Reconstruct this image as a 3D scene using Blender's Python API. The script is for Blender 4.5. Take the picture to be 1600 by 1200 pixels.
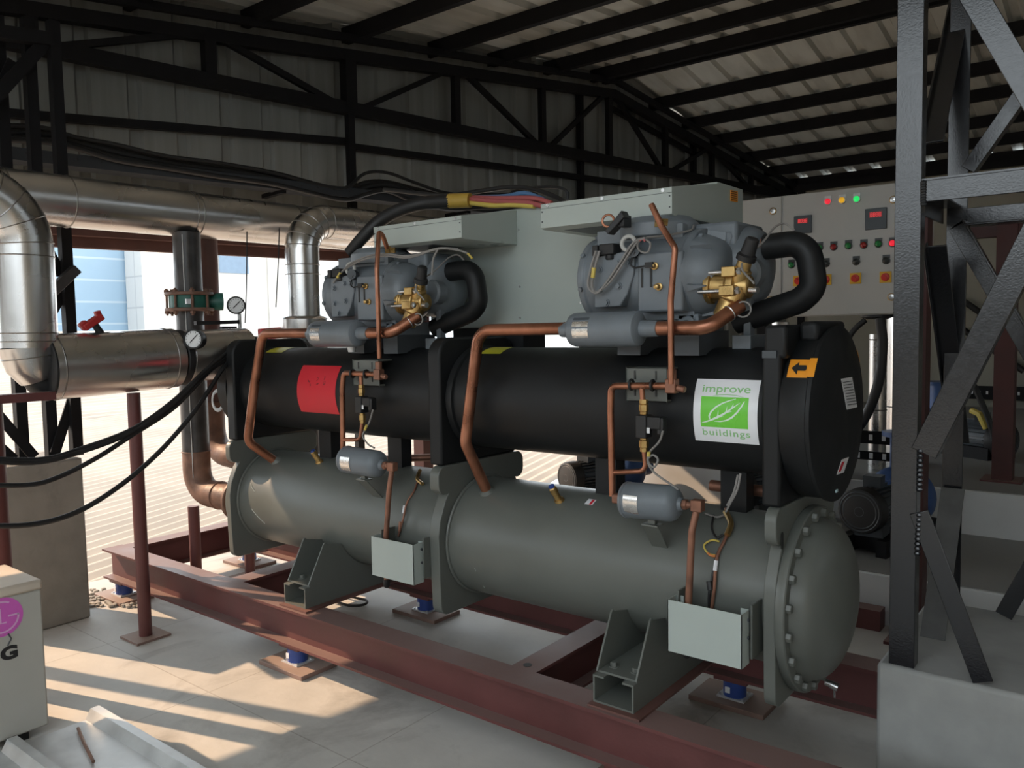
import bpy, bmesh, math, random
from mathutils import Vector, Matrix
random.seed(7)
for o in list(bpy.data.objects): bpy.data.objects.remove(o, do_unlink=True)
SC = bpy.context.scene
COL = SC.collection
PI = math.pi

# ------------------------------------------------------------------ camera
F = 1265.0                                   # focal length in pixels of a 1600 px wide frame
def V(*a): return Vector(a[0] if len(a) == 1 else a)
_xm = V(-1600, -57, F).normalized()
_zd = V(330, 18300, F).normalized()
AX = -_xm
_zu = -_zd; AZ = (_zu - AX * _zu.dot(AX)).normalized()
AY = AZ.cross(AX)
RW = Matrix((AX, AY, AZ))                    # world = RW @ camera-space (right, down, forward)
CAM = V(0, 0, 1.65)
cd = bpy.data.cameras.new('camera'); cam = bpy.data.objects.new('camera', cd); COL.objects.link(cam)
right = RW @ V(1, 0, 0); up = RW @ V(0, -1, 0); back = RW @ V(0, 0, -1)
M = Matrix.Identity(4)
for i in range(3):
    M[i][0], M[i][1], M[i][2], M[i][3] = right[i], up[i], back[i], CAM[i]
cam.matrix_world = M
cd.sensor_width = 36.0; cd.sensor_fit = 'HORIZONTAL'; cd.lens = 36.0 * F / 1600.0
cd.clip_start = 0.05; cd.clip_end = 500
SC.camera = cam

# ------------------------------------------------------------------ light
SC.view_settings.view_transform = 'Standard'
SC.view_settings.look = 'None'
SC.view_settings.exposure = -0.30
SC.view_settings.gamma = 1.0
SC.view_settings.use_curve_mapping = False
w = bpy.data.worlds.new('hazy_sky'); SC.world = w; w.use_nodes = True
bg = w.node_tree.nodes['Background']
bg.inputs[0].default_value = (0.86, 0.945, 1.0, 1)
wn = w.node_tree; wt = wn.nodes.new('ShaderNodeTexCoord'); wx = wn.nodes.new('ShaderNodeSeparateXYZ'); wn.links.new(wt.outputs['Generated'], wx.inputs[0])
wr = wn.nodes.new('ShaderNodeMapRange'); wr.inputs[1].default_value = 0.05; wr.inputs[2].default_value = 0.75; wr.inputs[3].default_value = 4.6; wr.inputs[4].default_value = 2.3
wn.links.new(wx.outputs[2], wr.inputs[0]); wn.links.new(wr.outputs[0], bg.inputs[1])      # hazy sky, brighter towards the horizon
SUN_EL = math.radians(34.0); SUN_AZ = V(0.955, 0.297, 0).normalized()
sd = bpy.data.lights.new('sun', 'SUN'); sun = bpy.data.objects.new('sun', sd); COL.objects.link(sun)
sdir = V(SUN_AZ.x * math.cos(SUN_EL), SUN_AZ.y * math.cos(SUN_EL), -math.sin(SUN_EL))
sun.rotation_euler = sdir.to_track_quat('-Z', 'Y').to_euler()
sun.location = (-8, -2, 6)
sd.energy = 8.2; sd.color = (1.0, 0.68, 0.43); sd.angle = math.radians(0.6)

# ------------------------------------------------------------------ pixel -> point on a known plane
def ray(px, py): return RW @ V(px - 800.0, py - 600.0, F)
def on_x(px, py, x): r = ray(px, py); return CAM + r * ((x - CAM.x) / r.x)
def on_y(px, py, y): r = ray(px, py); return CAM + r * ((y - CAM.y) / r.y)
def on_z(px, py, z): r = ray(px, py); return CAM + r * ((z - CAM.z) / r.z)
WD = V(0.146, 0.9893, 0).normalized(); WN = V(WD.y, -WD.x, 0); WP = V(-5.6, 2.2, 0)
def wp(s, z, off=0.0): return WP + WD * s + WN * off + V(0, 0, z)
def on_w(px, py, off=0.0):
    r = ray(px, py); t = (WP + WN * off - CAM).dot(WN) / r.dot(WN); return CAM + r * t
def on_cyl(px, py, cy, cz, rad):
    r = ray(px, py); a = r.y**2 + r.z**2; oy = CAM.y - cy; oz = CAM.z - cz
    b = 2 * (r.y * oy + r.z * oz); c = oy**2 + oz**2 - rad**2
    d = max(b * b - 4 * a * c, 0); t = (-b - math.sqrt(d)) / (2 * a); return CAM + r * t

# ------------------------------------------------------------------ materials
def mat(name, col, rough=0.5, metal=0.0, var=0.12, scale=6.0, bump=0.0, bscale=40.0, col2=None, rvar=0.1, spec=0.5, coat=0.0, emit=None, estr=0.0):
    m = bpy.data.materials.new(name); m.use_nodes = True
    nt = m.node_tree; N = nt.nodes; L = nt.links
    b = N['Principled BSDF']
    tc = N.new('ShaderNodeTexCoord'); 
    n = N.new('ShaderNodeTexNoise'); n.inputs['Scale'].default_value = scale; n.inputs['Detail'].default_value = 6
    L.new(tc.outputs['Object'], n.inputs['Vector'])
    r = N.new('ShaderNodeValToRGB'); L.new(n.outputs['Fac'], r.inputs[0])
    r.color_ramp.elements[0].position = 0.3; r.color_ramp.elements[1].position = 0.7
    c = col
    if col2 is None:
        lo = tuple(max(0, x * (1 - var)) for x in c); hi = tuple(min(1, x * (1 + var)) for x in c)
    else: lo, hi = col2, c
    r.color_ramp.elements[0].color = (*lo, 1); r.color_ramp.elements[1].color = (*hi, 1)
    L.new(r.outputs[0], b.inputs['Base Color'])
    b.inputs['Metallic'].default_value = metal
    b.inputs['Specular IOR Level'].default_value = spec
    if coat: b.inputs['Coat Weight'].default_value = coat; b.inputs['Coat Roughness'].default_value = 0.15
    mr = N.new('ShaderNodeMapRange'); mr.inputs[1].default_value = 0.3; mr.inputs[2].default_value = 0.7
    mr.inputs[3].default_value = max(0.03, rough - rvar); mr.inputs[4].default_value = min(1, rough + rvar)
    L.new(n.outputs['Fac'], mr.inputs[0]); L.new(mr.outputs[0], b.inputs['Roughness'])
    if bump:
        n2 = N.new('ShaderNodeTexNoise'); n2.inputs['Scale'].default_value = bscale; n2.inputs['Detail'].default_value = 4
        L.new(tc.outputs['Object'], n2.inputs['Vector'])
        bp = N.new('ShaderNodeBump'); bp.inputs['Strength'].default_value = bump; bp.inputs['Distance'].default_value = 0.01
        L.new(n2.outputs['Fac'], bp.inputs['Height']); L.new(bp.outputs[0], b.inputs['Normal'])
    if emit:
        b.inputs['Emission Color'].default_value = (*emit, 1); b.inputs['Emission Strength'].default_value = estr
    return m

MT = {}
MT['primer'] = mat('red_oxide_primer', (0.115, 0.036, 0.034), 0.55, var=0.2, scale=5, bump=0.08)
MT['primer_deep'] = mat('dark_red_column_paint', (0.07, 0.022, 0.020), 0.6, var=0.2, scale=5)
MT['grey_primer'] = mat('grey_primed_steel', (0.11, 0.11, 0.108), 0.6, var=0.2, scale=14)
MT['ac_lid'] = mat('sun_tinted_enamel_lid', (0.60, 0.52, 0.43), 0.5, var=0.08, scale=5)  # warm sunlight on the lid put into its colour, lighter than the casing
MT['primer_dark'] = mat('brown_primer', (0.13, 0.06, 0.05), 0.6, var=0.25, scale=5)
MT['black_steel'] = mat('glossy_black_paint', (0.010, 0.011, 0.014), 0.22, var=0.12, scale=60, bump=0.06, bscale=160, rvar=0.03, spec=0.8)
MT['truss'] = mat('matt_black_paint', (0.009, 0.009, 0.0105), 0.6, var=0.3, scale=8, spec=0.2)
MT['shell'] = mat('grey_green_shell_paint', (0.125, 0.134, 0.121), 0.40, var=0.10, scale=2.5, bump=0.03, bscale=25)
MT['panel_green'] = mat('pale_green_grey_sheet', (0.40, 0.45, 0.425), 0.36, var=0.04, scale=3)
MT['panel_grey'] = mat('grey_powder_coat', (0.46, 0.46, 0.44), 0.45, var=0.05, scale=3)
MT['foam'] = mat('black_foam_insulation', (0.011, 0.012, 0.013), 0.5, var=0.25, scale=4, bump=0.06, bscale=14, rvar=0.12, spec=0.3)
MT['rubber'] = mat('black_rubber', (0.014, 0.014, 0.015), 0.55, var=0.3, scale=12)
MT['comp'] = mat('blue_grey_casting_paint', (0.155, 0.178, 0.20), 0.40, var=0.12, scale=7, bump=0.06, bscale=60)
MT['copper'] = mat('weathered_copper', (0.52, 0.23, 0.14), 0.36, metal=0.85, scale=9, col2=(0.24, 0.10, 0.06), rvar=0.12)
MT['copper_dull'] = mat('dull_brown_copper', (0.36, 0.17, 0.11), 0.5, metal=0.6, scale=14, col2=(0.2, 0.1, 0.07))
MT['brass'] = mat('brass', (0.62, 0.42, 0.17), 0.35, metal=0.9, scale=20, col2=(0.40, 0.26, 0.10))
MT['chrome'] = mat('zinc_bolt', (0.7, 0.71, 0.72), 0.28, metal=1.0, var=0.1)
MT['clad'] = mat('aluminium_cladding', (0.66, 0.65, 0.64), 0.27, metal=1.0, var=0.08, scale=3, bump=0.035, bscale=7, rvar=0.06)
MT['clad_dark'] = mat('cladding_seam', (0.30, 0.29, 0.28), 0.35, metal=1.0, var=0.1)
MT['pipe_black'] = mat('black_steel_pipe', (0.045, 0.042, 0.042), 0.4, var=0.5, scale=9, bump=0.1, bscale=50)
MT['rust'] = mat('rusty_pipe', (0.18, 0.095, 0.065), 0.55, var=0.4, scale=12, bump=0.15, bscale=60)
MT['green_cast'] = mat('green_valve_body', (0.02, 0.13, 0.10), 0.45, var=0.3)
MT['red_handle'] = mat('red_valve_handle', (0.45, 0.03, 0.03), 0.45, var=0.2)
MT['white'] = mat('white_label', (0.82, 0.83, 0.86), 0.18, var=0.02, spec=0.6)
MT['dial'] = mat('gauge_dial', (0.75, 0.76, 0.77), 0.3, var=0.02)
MT['ink'] = mat('black_ink', (0.015, 0.015, 0.015), 0.5, var=0.1)
MT['green_ink'] = mat('lime_green_print', (0.16, 0.62, 0.05), 0.25, var=0.03)
MT['green_text'] = mat('pale_green_print', (0.28, 0.56, 0.24), 0.25, var=0.03)
MT['pale_ink'] = mat('white_print', (0.70, 0.84, 0.72), 0.25, var=0.02)
MT['red_label'] = mat('red_card', (0.62, 0.02, 0.035), 0.5, var=0.06)
MT['yellow_label'] = mat('yellow_sticker', (0.52, 0.50, 0.03), 0.4, var=0.05)
MT['orange_label'] = mat('orange_sticker', (0.85, 0.32, 0.02), 0.4, var=0.04)
MT['silver_label'] = mat('silver_foil_label', (0.75, 0.74, 0.72), 0.25, metal=0.9, var=0.1, scale=40)
MT['blue'] = mat('blue_isolator_paint', (0.03, 0.07, 0.28), 0.4, var=0.15)
MT['pump_blue'] = mat('blue_pump_paint', (0.025, 0.07, 0.20), 0.4, var=0.25)
MT['motor'] = mat('dark_motor_paint', (0.06, 0.07, 0.08), 0.45, var=0.3)
MT['plate'] = mat('dusty_red_plate', (0.23, 0.15, 0.125), 0.65, var=0.2, scale=9)
MT['galv'] = mat('galvanised_sheet', (0.60, 0.61, 0.61), 0.42, metal=0.35, var=0.2, scale=6, bump=0.05, bscale=10)
MT['tray'] = mat('dark_grey_cable_tray', (0.026, 0.03, 0.036), 0.5, metal=0.0, var=0.2)
MT['cream'] = mat('cream_wall_paint', (0.38, 0.37, 0.31), 0.7, var=0.06, scale=1.5)
MT['tile'] = mat('white_glazed_tile', (0.62, 0.63, 0.63), 0.35, var=0.06, scale=3)
MT['deck'] = mat('grey_plinth_top', (0.26, 0.26, 0.25), 0.55, var=0.12, scale=2)
MT['ac'] = mat('ivory_enamel', (0.46, 0.45, 0.41), 0.4, col2=(0.42, 0.405, 0.36), scale=3)
MT['magenta'] = mat('magenta_print', (0.62, 0.12, 0.50), 0.45, var=0.08, scale=12)
MT['magenta_pale'] = mat('worn_pink_print', (0.72, 0.40, 0.66), 0.45, var=0.08, scale=12)
MT['wire_grey'] = mat('grey_wire', (0.23, 0.22, 0.21), 0.5, var=0.1)
MT['wire_red'] = mat('red_cable', (0.42, 0.10, 0.10), 0.5, var=0.1)
MT['wire_blue'] = mat('blue_cable', (0.10, 0.22, 0.42), 0.5, var=0.1)
MT['wire_yellow'] = mat('yellow_wire', (0.62, 0.48, 0.10), 0.5, var=0.1)
MT['wire_orange'] = mat('orange_wire', (0.6, 0.2, 0.05), 0.5, var=0.1)
MT['display'] = mat('panel_meter_face', (0.035, 0.045, 0.055), 0.35, var=0.1)
MT['led_red'] = mat('red_led_digits', (0.6, 0.03, 0.04), 0.4, emit=(1, 0.06, 0.07), estr=0.5)
MT['lamp_red'] = mat('red_lamp_lit', (0.6, 0.02, 0.03), 0.3, emit=(1, 0.03, 0.06), estr=0.8)
MT['lamp_amber'] = mat('amber_lamp_lit', (0.7, 0.4, 0.02), 0.3, emit=(1, 0.5, 0.03), estr=0.6)
MT['lamp_green'] = mat('green_lamp_lit', (0.02, 0.6, 0.1), 0.3, emit=(0.03, 1, 0.2), estr=0.8)
MT['lens_red'] = mat('red_lens', (0.30, 0.02, 0.02), 0.25, var=0.1)
MT['lens_green'] = mat('green_lens', (0.02, 0.22, 0.06), 0.25, var=0.1)
MT['lens_black'] = mat('black_selector', (0.03, 0.035, 0.035), 0.35, var=0.1)
MT['switch_yellow'] = mat('yellow_switch_plate', (0.72, 0.42, 0.03), 0.45, var=0.05)
MT['switch_red'] = mat('red_switch_knob', (0.62, 0.03, 0.02), 0.4, var=0.05)
MT['building_white'] = mat('white_render', (0.80, 0.78, 0.74), 0.8, var=0.03, scale=0.3)
MT['roof_out'] = mat('fibre_cement_roof', (0.46, 0.41, 0.355), 0.8, var=0.14, scale=1.2, bump=0.1, bscale=8)
MT['stone'] = mat('grey_gravel', (0.36, 0.34, 0.31), 0.8, var=0.3, scale=20)

def nodes_of(m): return m.node_tree.nodes, m.node_tree.links
# concrete floor: mottled, faint slab joints, damp stains
def concrete(name, col, dark, joint=None, sc=1.3, stain=0.55):
    m = mat(name, col, 0.62, var=0.1, scale=sc * 3, bump=0.12, bscale=30)
    N, L = nodes_of(m); b = N['Principled BSDF']; ramp = [n for n in N if n.type == 'VALTORGB'][0]
    tc = [n for n in N if n.type == 'TEX_COORD'][0]
    n = N.new('ShaderNodeTexNoise'); n.inputs['Scale'].default_value = sc; n.inputs['Detail'].default_value = 9; n.inputs['Roughness'].default_value = 0.65
    n.inputs['Distortion'].default_value = 0.6
    L.new(tc.outputs['Object'], n.inputs['Vector'])
    r = N.new('ShaderNodeValToRGB'); r.color_ramp.elements[0].position = 0.56; r.color_ramp.elements[1].position = 0.70
    r.color_ramp.elements[0].color = (0, 0, 0, 1); r.color_ramp.elements[1].color = (stain, stain, stain, 1)
    L.new(n.outputs['Fac'], r.inputs[0])
    mx = N.new('ShaderNodeMix'); mx.data_type = 'RGBA'; L.new(r.outputs[0], mx.inputs[0])
    L.new(ramp.outputs[0], mx.inputs[6]); mx.inputs[7].default_value = (*dark, 1)
    out = mx.outputs[2]
    if joint:
        br = N.new('ShaderNodeTexBrick'); br.offset = 0.0; br.inputs['Scale'].default_value = 1.0
        br.inputs['Brick Width'].default_value = joint; br.inputs['Row Height'].default_value = joint
        br.inputs['Mortar Size'].default_value = 0.0035; br.inputs['Mortar Smooth'].default_value = 0.3
        br.inputs['Color1'].default_value = (1, 1, 1, 1); br.inputs['Color2'].default_value = (0.96, 0.96, 0.96, 1); br.inputs['Mortar'].default_value = (0.72, 0.70, 0.68, 1)
        L.new(tc.outputs['Object'], br.inputs['Vector'])
        mu = N.new('ShaderNodeMix'); mu.data_type = 'RGBA'; mu.blend_type = 'MULTIPLY'; mu.inputs[0].default_value = 1.0
        L.new(out, mu.inputs[6]); L.new(br.outputs['Color'], mu.inputs[7]); out = mu.outputs[2]
    L.new(out, b.inputs['Base Color'])
    return m
MT['floor'] = concrete('concrete_floor', (0.54, 0.525, 0.49), (0.27, 0.25, 0.225), joint=0.98, stain=0.75)
MT['concrete'] = concrete('plinth_concrete', (0.33, 0.335, 0.325), (0.19, 0.19, 0.18), sc=3, stain=0.5)
MT['concrete_dark'] = concrete('block_concrete', (0.24, 0.225, 0.20), (0.13, 0.12, 0.11), sc=3, stain=0.5)

# dust lies on the upward faces of the red steel
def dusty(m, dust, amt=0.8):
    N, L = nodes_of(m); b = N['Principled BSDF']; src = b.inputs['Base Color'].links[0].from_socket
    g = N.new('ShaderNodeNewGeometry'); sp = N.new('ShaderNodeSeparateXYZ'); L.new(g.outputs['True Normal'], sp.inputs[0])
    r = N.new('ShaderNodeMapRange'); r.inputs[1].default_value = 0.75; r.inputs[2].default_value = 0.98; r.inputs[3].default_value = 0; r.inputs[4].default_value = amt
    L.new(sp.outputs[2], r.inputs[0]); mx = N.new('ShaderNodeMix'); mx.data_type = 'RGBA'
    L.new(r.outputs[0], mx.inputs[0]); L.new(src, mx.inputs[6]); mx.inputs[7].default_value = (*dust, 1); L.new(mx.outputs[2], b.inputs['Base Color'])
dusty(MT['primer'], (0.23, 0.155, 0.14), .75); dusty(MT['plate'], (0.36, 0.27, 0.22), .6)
# sheet metal with vertical rain streaks along a given axis
def sheet(name, col, dark, stretch):
    m = mat(name, col, 0.5, metal=0.25, var=0.06, scale=3)
    N, L = nodes_of(m); b = N['Principled BSDF']; ramp = [n for n in N if n.type == 'VALTORGB'][0]
    tc = [n for n in N if n.type == 'TEX_COORD'][0]
    mp = N.new('ShaderNodeMapping'); mp.inputs['Scale'].default_value = stretch; L.new(tc.outputs['Object'], mp.inputs[0])
    n = N.new('ShaderNodeTexNoise'); n.inputs['Scale'].default_value = 1.0; n.inputs['Detail'].default_value = 7; n.inputs['Roughness'].default_value = 0.6
    L.new(mp.outputs[0], n.inputs['Vector'])
    r = N.new('ShaderNodeValToRGB'); r.color_ramp.elements[0].position = 0.42; r.color_ramp.elements[1].position = 0.72
    r.color_ramp.elements[0].color = (0, 0, 0, 1); r.color_ramp.elements[1].color = (0.7, 0.7, 0.7, 1)
    L.new(n.outputs['Fac'], r.inputs[0])
    mx = N.new('ShaderNodeMix'); mx.data_type = 'RGBA'; L.new(r.outputs[0], mx.inputs[0]); L.new(ramp.outputs[0], mx.inputs[6]); mx.inputs[7].default_value = (*dark, 1)
    L.new(mx.outputs[2], b.inputs['Base Color'])
    return m
MT['wall_sheet'] = sheet('wall_cladding_sheet', (0.25, 0.26, 0.25), (0.15, 0.15, 0.14), (7, 7, 0.35))
MT['roof_sheet'] = sheet('roof_sheet', (0.56, 0.57, 0.53), (0.34, 0.34, 0.31), (5, 0.5, 5))

def grid_mat(name, c1, c2, mort, bw, rh, rot=None, ms=0.02, rough=0.3):
    m = mat(name, c1, rough, var=0.03)
    N, L = nodes_of(m); b = N['Principled BSDF']; tc = [n for n in N if n.type == 'TEX_COORD'][0]
    mp = N.new('ShaderNodeMapping'); L.new(tc.outputs['Object'], mp.inputs[0])
    if rot: mp.inputs['Rotation'].default_value = rot
    br = N.new('ShaderNodeTexBrick'); br.offset = 0; br.inputs['Scale'].default_value = 1
    br.inputs['Brick Width'].default_value = bw; br.inputs['Row Height'].default_value = rh; br.inputs['Mortar Size'].default_value = ms
    br.inputs['Color1'].default_value = (*c1, 1); br.inputs['Color2'].default_value = (*c2, 1); br.inputs['Mortar'].default_value = (*mort, 1)
    L.new(mp.outputs[0], br.inputs['Vector']); L.new(br.outputs['Color'], b.inputs['Base Color'])
    return m

# ------------------------------------------------------------------ mesh builder
def frame(d, upv=None):
    d = d.normalized()
    u = V(upv) if upv is not None else (V(0, 0, 1) if abs(d.z) < 0.95 else V(1, 0, 0))
    s = d.cross(u)
    if s.length < 1e-6: s = d.cross(V(0, 1, 0))
    s.normalize(); u2 = s.cross(d).normalized()
    return d, s, u2
class MB:
    def __init__(self): self.v = []; self.f = []; self.s = []
    def add(self, vs, fs, sm=False):
        k = len(self.v); self.v += [V(p) for p in vs]
        for f in fs: self.f.append(tuple(k + i for i in f)); self.s.append(sm)
        return self
    def box(self, lo, hi):
        x0, y0, z0 = lo; x1, y1, z1 = hi
        vs = [(x0,y0,z0),(x1,y0,z0),(x1,y1,z0),(x0,y1,z0),(x0,y0,z1),(x1,y0,z1),(x1,y1,z1),(x0,y1,z1)]
        return self.add(vs, [(0,3,2,1),(4,5,6,7),(0,1,5,4),(1,2,6,5),(2,3,7,6),(3,0,4,7)])
    def cbox(self, c, size): 
        return self.box([c[i] - size[i] / 2 for i in range(3)], [c[i] + size[i] / 2 for i in range(3)])
    def poly_sweep(self, prof, p0, p1, upv=None):
        p0, p1 = V(p0), V(p1); d, s, u = frame(p1 - p0, upv); n = len(prof)
        a = [p0 + s * x + u * y for x, y in prof]; b = [p1 + s * x + u * y for x, y in prof]
        fs = [(i, (i + 1) % n, n + (i + 1) % n, n + i) for i in range(n)]
        fs.append(tuple(range(n - 1, -1, -1))); fs.append(tuple(range(n, 2 * n)))
        return self.add(a + b, fs)
    def bar(self, p0, p1, w, h, upv=None):
        return self.poly_sweep([(-w/2,-h/2),(w/2,-h/2),(w/2,h/2),(-w/2,h/2)], p0, p1, upv)
    def angle(self, p0, p1, a, t, upv=None, fx=1, fy=1):
        pr = [(0,0),(a*fx,0),(a*fx,t*fy),(t*fx,t*fy),(t*fx,a*fy),(0,a*fy)]
        return self.poly_sweep(pr, p0, p1, upv)
    def ibeam(self, p0, p1, w, h, tf, tw, upv=None):
        pr = [(-w/2,-h/2),(w/2,-h/2),(w/2,-h/2+tf),(tw/2,-h/2+tf),(tw/2,h/2-tf),(w/2,h/2-tf),(w/2,h/2),(-w/2,h/2),(-w/2,h/2-tf),(-tw/2,h/2-tf),(-tw/2,-h/2+tf),(-w/2,-h/2+tf)]
        return self.poly_sweep(pr, p0, p1, upv)
    def channel(self, p0, p1, w, h, t, upv=None, lip=0.0):
        pr = [(-w/2,-h/2),(w/2,-h/2),(w/2,h/2)]
        if lip: pr += [(w/2-lip,h/2),(w/2-lip,h/2-t)]
        pr += [(w/2-t,h/2-(t if lip else 0)),(w/2-t,-h/2+t),(-w/2+t,-h/2+t),(-w/2+t,h/2-(t if lip else 0))]
        if lip: pr += [(-w/2+lip,h/2-t),(-w/2+lip,h/2)]
        pr += [(-w/2,h/2)]
        return self.poly_sweep(pr, p0, p1, upv)
    def lathe(self, o, axis, prof, n=32, upv=None):
        o = V(o); d, s, u = frame(V(axis), upv); k0 = len(prof); vs = []; fs = []
        for (r, t) in prof:
            for i in range(n):
                a = 2 * PI * i / n; vs.append(o + d * t + (s * math.cos(a) + u * math.sin(a)) * max(r, 1e-5))
        for j in range(k0 - 1):
            for i in range(n):
                fs.append((j*n+i, (j+1)*n+i, (j+1)*n+(i+1)%n, j*n+(i+1)%n))
        self.add(vs, fs, True)
        if prof[0][0] > 1e-4: self.add(vs[:n], [tuple(range(n))])
        if prof[-1][0] > 1e-4: self.add(vs[-n:], [tuple(range(n - 1, -1, -1))])
        return self
    def cyl(self, p0, p1, r, r2=None, n=24):
        p0, p1 = V(p0), V(p1); return self.lathe(p0, p1 - p0, [(r, 0), (r if r2 is None else r2, (p1 - p0).length)], n)
    def hexa(self, c, axis, r, h): 
        c = V(c); a = V(axis).normalized(); return self.lathe_flat(c, a, [(r, 0), (r, h * 0.85), (r * 0.85, h)], 6)
    def lathe_flat(self, o, axis, prof, n):
        k = len(self.s); self.lathe(o, axis, prof, n)
        for i in range(k, len(self.s)): self.s[i] = False
        return self
    def tube(self, pts, r, n=12, closed=False, caps=True):
        pts = [V(p) for p in pts]; m = len(pts); rr = r if isinstance(r, (list, tuple)) else [r] * m
        T = []
        for i in range(m):
            if closed: t = pts[(i + 1) % m] - pts[i - 1]
            else: t = pts[min(i + 1, m - 1)] - pts[max(i - 1, 0)]
            T.append(t.normalized())
        d, s, u = frame(T[0]); vs = []
        for i in range(m):
            s = (s - T[i] * s.dot(T[i])).normalized(); u = T[i].cross(s)
            for k in range(n):
                a = 2 * PI * k / n; vs.append(pts[i] + (s * math.cos(a) + u * math.sin(a)) * rr[i])
        fs = []
        for i in range(m if closed else m - 1):
            j = (i + 1) % m
            for k in range(n): fs.append((i*n+k, i*n+(k+1)%n, j*n+(k+1)%n, j*n+k))
        self.add(vs, fs, True)
        if not closed and caps:
            self.add(vs[:n], [tuple(range(n - 1, -1, -1))]); self.add(vs[-n:], [tuple(range(n))])
        return self
    def ring(self, c, axis, R, r, n=32, m=10):
        c = V(c); d, s, u = frame(V(axis)); pts = [c + (s * math.cos(2*PI*i/n) + u * math.sin(2*PI*i/n)) * R for i in range(n)]
        return self.tube(pts, r, m, closed=True)
    def prism(self, poly, vec):
        poly = [V(p) for p in poly]; vec = V(vec); n = len(poly)
        nr = V(0, 0, 0)
        for i in range(n): nr += poly[i].cross(poly[(i + 1) % n])
        if nr.dot(vec) > 0: poly = poly[::-1]
        b = [p + vec for p in poly]
        fs = [(i, n + i, n + (i + 1) % n, (i + 1) % n) for i in range(n)]
        fs = [tuple(reversed(f)) for f in fs]
        fs.append(tuple(range(n))); fs.append(tuple(range(2 * n - 1, n - 1, -1)))
        fs = [tuple(f) for f in fs]
        return self.add(poly + b, fs)
    def ball(self, c, r, n=16, sc=(1, 1, 1)):
        vs = []; fs = []; m = n // 2; c = V(c)
        for j in range(m + 1):
            t = PI * j / m
            for i in range(n):
                a = 2 * PI * i / n; vs.append(c + V(r*sc[0]*math.sin(t)*math.cos(a), r*sc[1]*math.sin(t)*math.sin(a), r*sc[2]*math.cos(t)))
        for j in range(m):
            for i in range(n): fs.append((j*n+i, (j+1)*n+i, (j+1)*n+(i+1)%n, j*n+(i+1)%n))
        return self.add(vs, fs, True)
    def build(self, name, material, parent=None, bevel=0.0, fixn=True):
        m = bpy.data.meshes.new(name)
        if parent is not None: o0 = ORG[parent]
        else:
            xs = [p.x for p in self.v]; ys = [p.y for p in self.v]; zs = [p.z for p in self.v]
            o0 = V((min(xs)+max(xs))/2, (min(ys)+max(ys))/2, min(zs))
        m.from_pydata([p - o0 for p in self.v], [], self.f); 
        m.polygons.foreach_set('use_smooth', self.s)
        if fixn:
            bm = bmesh.new(); bm.from_mesh(m); bmesh.ops.remove_doubles(bm, verts=bm.verts, dist=1e-6)
            bmesh.ops.recalc_face_normals(bm, faces=bm.faces); bm.to_mesh(m); bm.free()
        try: m.set_sharp_from_angle(angle=math.radians(38))
        except Exception: pass
        m.materials.append(MT[material] if isinstance(material, str) else material)
        o = bpy.data.objects.new(name, m); COL.objects.link(o)
        if parent is not None: o.parent = parent
        else: o.location = o0
        ORG[o] = o0
        if bevel:
            b = o.modifiers.new('bevel', 'BEVEL'); b.width = bevel; b.segments = 2; b.limit_method = 'ANGLE'; b.angle_limit = math.radians(40)
        return o
ORG = {}
def tag(o, label=None, cat=None, group=None, kind=None):
    if label: o['label'] = label
    if cat: o['category'] = cat
    if group: o['group'] = group
    if kind: o['kind'] = kind
    return o
def thing(name, loc, label, cat, group=None):
    o = bpy.data.objects.new(name, None); COL.objects.link(o); o.location = loc; o.empty_display_size = 0.1
    ORG[o] = V(loc); return tag(o, label, cat, group)
def dup(src, delta, label=None, group=None, rz=0):
    """copy a thing with its parts and their sub-parts"""
    r = src.copy(); COL.objects.link(r); r.location = src.location + V(delta); r.rotation_euler.z += rz
    ORG[r] = ORG[src] + V(delta)
    if label: r['label'] = label
    if group: r['group'] = group
    for ch in src.children:
        c = ch.copy(); COL.objects.link(c); c.parent = r
        for g in ch.children:
            d = g.copy(); COL.objects.link(d); d.parent = c
    return r
def fillet(pts, rad, seg=6):
    pts = [V(p) for p in pts]; out = [pts[0]]
    for i in range(1, len(pts) - 1):
        a, b, c = pts[i-1], pts[i], pts[i+1]; u = (a - b); v = (c - b)
        rr = rad[i] if isinstance(rad, dict) else rad
        ang = u.angle(v); 
        if ang > PI - 0.03: out.append(b); continue
        t = min(rr / math.tan(ang / 2), u.length * 0.48, v.length * 0.48)
        p0 = b + u.normalized() * t; p2 = b + v.normalized() * t
        re = t * math.tan(ang / 2); bis = (u.normalized() + v.normalized()).normalized(); cen = b + bis * (re / math.sin(ang / 2))
        va = p0 - cen; vb = p2 - cen; tot = va.angle(vb)
        for k in range(seg + 1):
            f = k / seg; out.append(cen + (va * math.sin((1 - f) * tot) + vb * math.sin(f * tot)) / math.sin(tot))
    out.append(pts[-1]); return out
def spline(pts, k=6):
    pts = [V(p) for p in pts]; P = [pts[0] * 2 - pts[1]] + pts + [pts[-1] * 2 - pts[-2]]; out = []
    for i in range(1, len(P) - 2):
        for j in range(k):
            t = j / k; a, b, c, d = P[i-1], P[i], P[i+1], P[i+2]
            out.append(0.5 * ((2*b) + (c - a) * t + (2*a - 5*b + 4*c - d) * t*t + (3*b - a - 3*c + d) * t**3))
    out.append(pts[-1]); return out
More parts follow.
